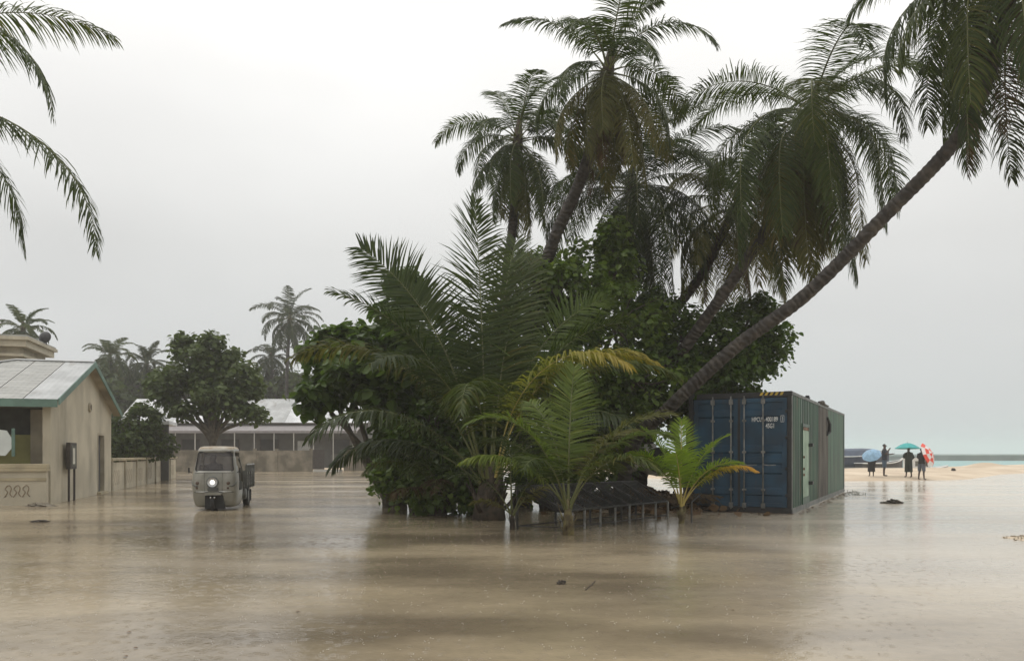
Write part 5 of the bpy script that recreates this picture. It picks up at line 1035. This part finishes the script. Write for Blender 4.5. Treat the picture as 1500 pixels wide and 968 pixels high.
def ex_none(t, L, B, h):
    for x in (-0.2, 0.1): MB().box(x * L, x * L + 0.25, -B * 0.4, B * 0.4, h + 0.002, h + 0.06).build('bench', 'darkwood', t)
boat('blue boat under a blue tarpaulin on the shore beside the container', G(1236, 74, -0.45), R(6), 9.0, 2.6, 1.55, 'boatnavy', ex_blue)
boat('small white cabin boat moored behind the two rightmost people', G(1351, 68, -0.45), R(4), 4.6, 1.7, 0.55, 'white', ex_white)
boat('dark open boat with raised bow behind the person without umbrella', G(1290, 72, -0.35), R(12), 4.6, 1.6, 0.85, 'cblack', ex_none)
bwk = empty('sea_wall', (110, 215, -0.9), R(-2), 'long grey concrete breakwater across the lagoon', 'breakwater')
for k in range(16):
    a = -120 + k * 25; MB().box(a, a + 24.85, 0, 5, 0, 1.65 + 0.05 * (k % 2)).build('wall_block', 'concrete', bwk)
    MB().box(a, a + 24.9, -0.5, 5.5, 1.71, 2.12).build('cap_slab', 'concrete2', bwk)
# low retaining wall on the shore beside the boats
rw = empty('shore_wall', tuple(G(1262, 66, -0.2)), R(4), 'low pale concrete shore wall in front of the blue boat', 'wall')
for k in range(4): MB().box(-4 + k * 2.2, -4 + k * 2.2 + 2.18, 0, 0.4, -0.3, 0.42).build('wall_block', 'concrete2', rw)

# ------------------------------------------------------------------ bench of pipe frames with net seats
bn = empty('net_bench', (0, 0, 0), 0, 'long low steel pipe bench with black net seats behind the mid sized palm', 'bench')
B0 = np.array((0.10, 14.65, 0.0)); B1 = np.array((2.75, 17.45, 0.0)); F0 = np.array((1.02, 14.35, 0.0)); F1 = np.array((3.42, 17.25, 0.0)); bh, fh_ = 0.80, 0.36
up3 = np.array((0, 0, 1.0)); NS = 7
MB().tube([tuple(B0 + up3 * bh), tuple(B1 + up3 * bh)], 0.017, 7).build('back_rail', 'pipe', bn)
MB().tube([tuple(F0 + up3 * fh_), tuple(F1 + up3 * fh_)], 0.02, 7).build('front_rail', 'pipe', bn)
MB().tube([tuple(F0 + up3 * 0.06), tuple(F1 + up3 * 0.06)], 0.014, 6).build('lower_rail', 'pipe', bn)
MB().tube([tuple(B0 + up3 * 0.06), tuple(B1 + up3 * 0.06)], 0.014, 6).build('lower_rail', 'pipe', bn)
for k in range(NS + 1):
    u = k / NS; b_ = B0 + (B1 - B0) * u; f_ = F0 + (F1 - F0) * u
    MB().tube([tuple(b_ + up3 * bh), tuple(f_ + up3 * fh_)], 0.016, 7).build('seat_side_pipe', 'pipe', bn)
    if k % 2 == 0 or k == NS:
        MB().tube([tuple(b_ - up3 * 0.08), tuple(b_ + up3 * bh)], 0.024, 8).build('back_leg', 'pipe', bn)
    MB().tube([tuple(f_ - up3 * 0.08), tuple(f_ + up3 * fh_)], 0.024, 8).build('front_leg', 'steel', bn)
    if k in (0, NS): MB().tube([tuple(b_ + up3 * 0.06), tuple(f_ + up3 * 0.06)], 0.014, 6).build('lower_rail', 'pipe', bn)
for k in range(NS):
    u0, u1 = (k + 0.08) / NS, (k + 0.92) / NS; mb = MB(); nn = 15
    def npnt(a, c):
        u = u0 + (u1 - u0) * a; b_ = B0 + (B1 - B0) * u + up3 * bh; f_ = F0 + (F1 - F0) * u + up3 * fh_; return tuple(b_ + (f_ - b_) * c - up3 * (0.22 * math.sin(math.pi * c) * (0.3 + 0.7 * math.sin(math.pi * a))))
    for i in range(nn):
        mb.tube([npnt(i / (nn - 1), c) for c in np.linspace(0, 1, 9)], 0.009, 4, False); mb.tube([npnt(c, i / (nn - 1)) for c in np.linspace(0, 1, 7)], 0.009, 4, False)
    o = mb.build('net_seat', 'net', bn)
lf = empty('pipe_frame', tuple(G(1013, 16.0)), 0, 'small bent pipe frame standing between the lime palm and the container', 'frame')
MB().tube([(0, 0, -0.08), (0, 0, 0.42), (0.22, 0.1, 0.60)], 0.02, 7).build('upright', 'pipe', lf)
MB().tube([(0, 0, 0.40), (-0.35, 0.3, 0.28)], 0.016, 6).build('arm', 'pipe', lf)

# ------------------------------------------------------------------ heap behind the bench: sacks, tub, dead leaves
def sack(label, c, sx, sy, sz, seed):
    r = np.random.default_rng(seed); bm = bmesh.new(); bmesh.ops.create_icosphere(bm, subdivisions=3, radius=1)
    ph = r.uniform(0, 6, 6)
    for v in bm.verts:
        p = v.co.copy(); k = 1 + 0.10 * math.sin(p.x * 4 + ph[0]) * math.cos(p.z * 5 + ph[1]) + 0.06 * math.sin(p.y * 9 + ph[2] + p.x * 6)
        q = [math.copysign(abs(a) ** 0.72, a) for a in p]; v.co = (q[0] * sx * k, q[1] * sy * k, q[2] * sz * k)
    me = bpy.data.meshes.new('sack'); bm.to_mesh(me); bm.free(); o = link('sack', me, 'sack', None, True); o.location = tuple(c); o.rotation_euler = (r.uniform(-.2, .2), r.uniform(-.25, .25), r.uniform(0, 3)); return tag(o, label, 'sack', 'sacks on the heap')
sack('pale sack on top of the heap, nearest the black tub', P(948, 660, 20.4), 0.34, 0.25, 0.24, 1)
sack('pale sack at the left of the heap, below the upper sack', P(930, 678, 20.2), 0.33, 0.26, 0.2, 2)
sack('pale sack lying low on the heap beside the black tub', P(953, 684, 20.0), 0.36, 0.26, 0.18, 3)
tb = empty('tub', tuple(P(966, 692, 19.6)), 0, 'round black tub leaning on its edge beside the pale sacks', 'tub')
mt_ = Matrix.Translation((0, 0, 0.30)) @ Matrix.Rotation(R(72), 4, 'X') @ Matrix.Rotation(R(20), 4, 'Z')
MB().lathe([(0.02, -0.16), (0.24, -0.16), (0.30, 0.02), (0.32, 0.03), (0.32, 0.0), (0.27, -0.02), (0.22, -0.13), (0.02, -0.13)], 22, mt_, False).build('shell', 'rubber', tb, True)
MB().lathe([(0.315, 0.01), (0.335, 0.02), (0.335, 0.045), (0.315, 0.05)], 22, mt_, False).build('rim', 'cblack', tb, True)
k = 1500; pos = np.stack((rng.normal(3.3, 0.9, k), rng.normal(19.8, 0.75, k), np.zeros(k)), -1); pos[:, 2] = np.maximum(height(pos[:, 0], pos[:, 1]), 0.0) + rng.uniform(0.01, 0.10, k)
ok = pos[:, 2] > 0.03; o = link('leaf_litter', leaves_mesh(pos[ok], nrm(rng.normal(0, 1, (ok.sum(), 3))), 0.17, rng, 0.5), 'litter'); tag(o, 'brown dead leaves heaped behind the net bench', 'leaf litter', None, 'stuff')
for i, (x, y, az, L) in enumerate(((2.6, 18.7, 10, 2.1), (3.0, 19.0, 160, 2.0), (3.5, 18.8, 20, 2.2), (3.7, 19.4, 190, 2.0), (2.9, 19.4, -20, 2.2))):
    me = frond_mesh(L, R(14), R(22), R(az), hang=0.3, n=40, lmax=0.45, seed=900 + i, wind=0, vee=0.0); o = link('dead_frond', me, 'palm_brown'); me.materials.append(M['husk']); o.location = (x, y, max(0.05, gz(x, y)) + 0.08)
    tag(o, ('leftmost fallen brown frond on the heap behind the net bench', 'fallen brown frond on the heap pointing left, below the sacks', 'fallen brown frond nearest the lime palm behind the bench', 'rearmost fallen brown frond beside the black tub', 'fallen brown frond at the back of the heap below the pale sacks')[i], 'palm frond', 'fallen fronds on the heap')

# ------------------------------------------------------------------ debris in the water, splashes, grass
def lump(name, label, c, sx, sy, sz, seed, cat='debris', m='driftwood'):
    r = np.random.default_rng(seed); bm = bmesh.new(); bmesh.ops.create_icosphere(bm, subdivisions=3, radius=1); ph = r.uniform(0, 6, 6)
    for v in bm.verts:
        p = v.co.copy(); k = 1 + 0.3 * math.sin(p.x * 5 + ph[0]) * math.cos(p.y * 6 + ph[1]) + 0.2 * math.sin(p.z * 8 + ph[2] + p.x * 7); v.co = (p.x * sx * k, p.y * sy * k, p.z * sz * k)
    me = bpy.data.meshes.new(name); bm.to_mesh(me); bm.free(); o = link(name, me, m); o.location = tuple(c); return tag(o, label, cat)
lump('debris_clump', 'larger dark clump of debris in the shallow water right of the container', G(1309, 22.2, 0.02), 0.22, 0.15, 0.09, 1)
lump('debris_clump', 'smaller flat scrap beside the larger dark clump of debris', G(1294, 22.3, 0.005), 0.10, 0.07, 0.035, 2)
lump('coconut_husk', 'small dark husk lying in the foreground water', G(822, 8.5, 0.01), 0.045, 0.035, 0.03, 3, 'husk')
lump('driftwood', 'flat brown driftwood in the water before the garden wall', G(58, 16.2, 0.01), 0.16, 0.06, 0.03, 4, 'driftwood')
lump('debris_block', 'small dark block on the far sand right of the people', np.array((30.9, 55, gz(30.9, 55) + 0.08)), 0.13, 0.13, 0.11, 5)
lump('wet_stone', 'low stone at the foot of the garden wall by the notice box', G(60, 21.0, 0.0), 0.35, 0.2, 0.09, 6, 'stone', 'block')
o = MB().tube([tuple(G(857, 8.1, 0.004)), tuple(G(867, 8.4, 0.012)), tuple(G(872, 8.7, 0.004))], 0.004, 5).build('twig', 'driftwood'); tag(o, 'thin twig floating right of the foreground husk', 'twig')
# gravel on the dry patch at the right
k = 420; x = rng.normal(8.85, 0.5, k); y = rng.normal(12.95, 0.32, k); z = height(x, y); ok = z > -0.004; x, y, z = x[ok], y[ok], z[ok]; k = len(x)
def blobs(x, y, z, s, r, flat=0.6):
    t = np.array(((1, 0, 0), (-0.5, 0.87, 0), (-0.5, -0.87, 0), (0, 0, 1), (0.3, 0.3, 0.6))); k = len(x); oc = np.array(((1, 0, 0), (0, 1, 0), (-1, 0, 0), (0, -1, 0), (0, 0, 1), (0, 0, -1.0)))
    v = np.stack((x, y, z), -1)[:, None] + oc[None] * (s[:, None, None] * np.array((1, 1, flat)) * r.uniform(0.6, 1.3, (k, 6, 1)))
    f_ = np.array(((0, 1, 4), (1, 2, 4), (2, 3, 4), (3, 0, 4), (1, 0, 5), (2, 1, 5), (3, 2, 5), (0, 3, 5))); l = (np.arange(k) * 6)[:, None, None] + f_[None]; return nmesh(v.reshape(-1, 3), l.reshape(-1), np.full(k * 8, 3))
M['gravel'] = leafmat('coral gravel', (0.18, 0.13, 0.08), (0.50, 0.42, 0.30), None, 0.0, 0.8)
o = link('gravel', blobs(x, y, z + 0.004, rng.uniform(0.006, 0.022, k), rng), 'gravel'); tag(o, 'coral gravel on the dry sand patch at the right edge', 'gravel', None, 'stuff')
# rain splashes: small drops thrown up
k = 1600; y = 3.8 + 16 * rng.random(k) ** 1.3; x = (rng.random(k) - 0.5) * 1.35 * y; m3 = 3
xx = np.repeat(x, m3) + rng.normal(0, 0.010, k * m3); yy = np.repeat(y, m3) + rng.normal(0, 0.010, k * m3); zz = np.abs(rng.normal(0.012, 0.010, k * m3)); ss = rng.uniform(0.0015, 0.0046, k * m3)
o = link('rain_splashes', blobs(xx, yy, zz, ss, rng, 1.0), 'drop'); tag(o, 'tiny rain splashes jumping from the flood water', 'splashes', None, 'stuff')
k = 80; y = 4.5 + 20 * rng.random(k); x = (rng.random(k) - 0.5) * 1.25 * y; ps_ = np.stack((x, y, np.full(k, 0.006)), -1); up_ = np.tile(np.array((0, 0, 6.0)), (k, 1))
o = link('floating_leaves', leaves_mesh(ps_, up_, 0.032, rng, 0.05, 0), 'litter'); tag(o, 'scattered small dead leaves floating on the flood water', 'leaves', None, 'stuff')
k = 260; u_ = rng.random(k) * 12.0; x = 6.53 + 5.77 * u_ / 12.19 + 0.06 + np.abs(rng.normal(0, 0.12, k)); y = 18.33 + 10.74 * u_ / 12.19 - 0.05 - np.abs(rng.normal(0, 0.08, k)); sel = rng.random(k) < 0.4
x[sel] = 6.53 - rng.random(sel.sum()) * 2.2; y[sel] = 18.33 + (6.53 - x[sel]) * 0.537 - 0.08 - np.abs(rng.normal(0, 0.10, sel.sum()))
o = link('drift_line', leaves_mesh(np.stack((x, y, np.full(k, 0.008)), -1), np.tile(np.array((0, 0, 3.0)), (k, 1)), 0.07, rng, 0.1, 0), 'litter'); tag(o, 'line of dead leaves washed against the foot of the container', 'leaves', None, 'stuff')
# tufts at the container's far corner
for i, (px, Z) in enumerate(((1246, 28.3), (1254, 27.2), (1259, 26.6))):
    mb = MB(); c = G(px, Z)
    for q in range(9):
        a = random.uniform(0, 6.28); l_ = random.uniform(0.04, 0.15); b = random.uniform(0.05, 0.25); x0 = c[0] + random.uniform(-.3, .3); y0 = c[1] + random.uniform(-.2, .2)
        mb.tube([(x0, y0, -0.03), (x0 + math.cos(a) * b * 0.5, y0 + math.sin(a) * b * 0.5, l_ * 0.7), (x0 + math.cos(a) * b, y0 + math.sin(a) * b, l_ * 0.75)], [0.008, 0.006, 0.002], 4)
    mb.tube([tuple(c + np.array((-.3, 0, -.03))), tuple(c + np.array((0, .05, .0))), tuple(c + np.array((.3, -.05, -.03)))], [0.006, 0.015, 0.006], 5)
    o = mb.build('weed_tuft', 'palm_dark'); tag(o, ('sparse weed tuft nearest the far corner of the container', 'middle weed tuft beside the container side', 'outermost weed tuft in the shallow water by the container')[i], 'weeds', 'weed tufts')

# ------------------------------------------------------------------ haze: rain hanging in the air
MB().box(-1560, 1560, -1560, 1560, -3.0, 17.5).build('haze', None); hz = bpy.data.objects['haze']; tag(hz, 'pale rain haze hanging over the flooded street', 'haze', None, 'stuff')
hm = bpy.data.materials.new('rain haze'); hm.use_nodes = True; n = hm.node_tree.nodes; n.clear(); ho = n.new('ShaderNodeOutputMaterial'); pv = n.new('ShaderNodeVolumePrincipled')
pv.inputs['Color'].default_value = (0.93, 0.93, 0.92, 1); pv.inputs['Density'].default_value = 0.0013; pv.inputs['Anisotropy'].default_value = 0.2
hm.node_tree.links.new(pv.outputs[0], ho.inputs['Volume']); hz.data.materials.append(hm)
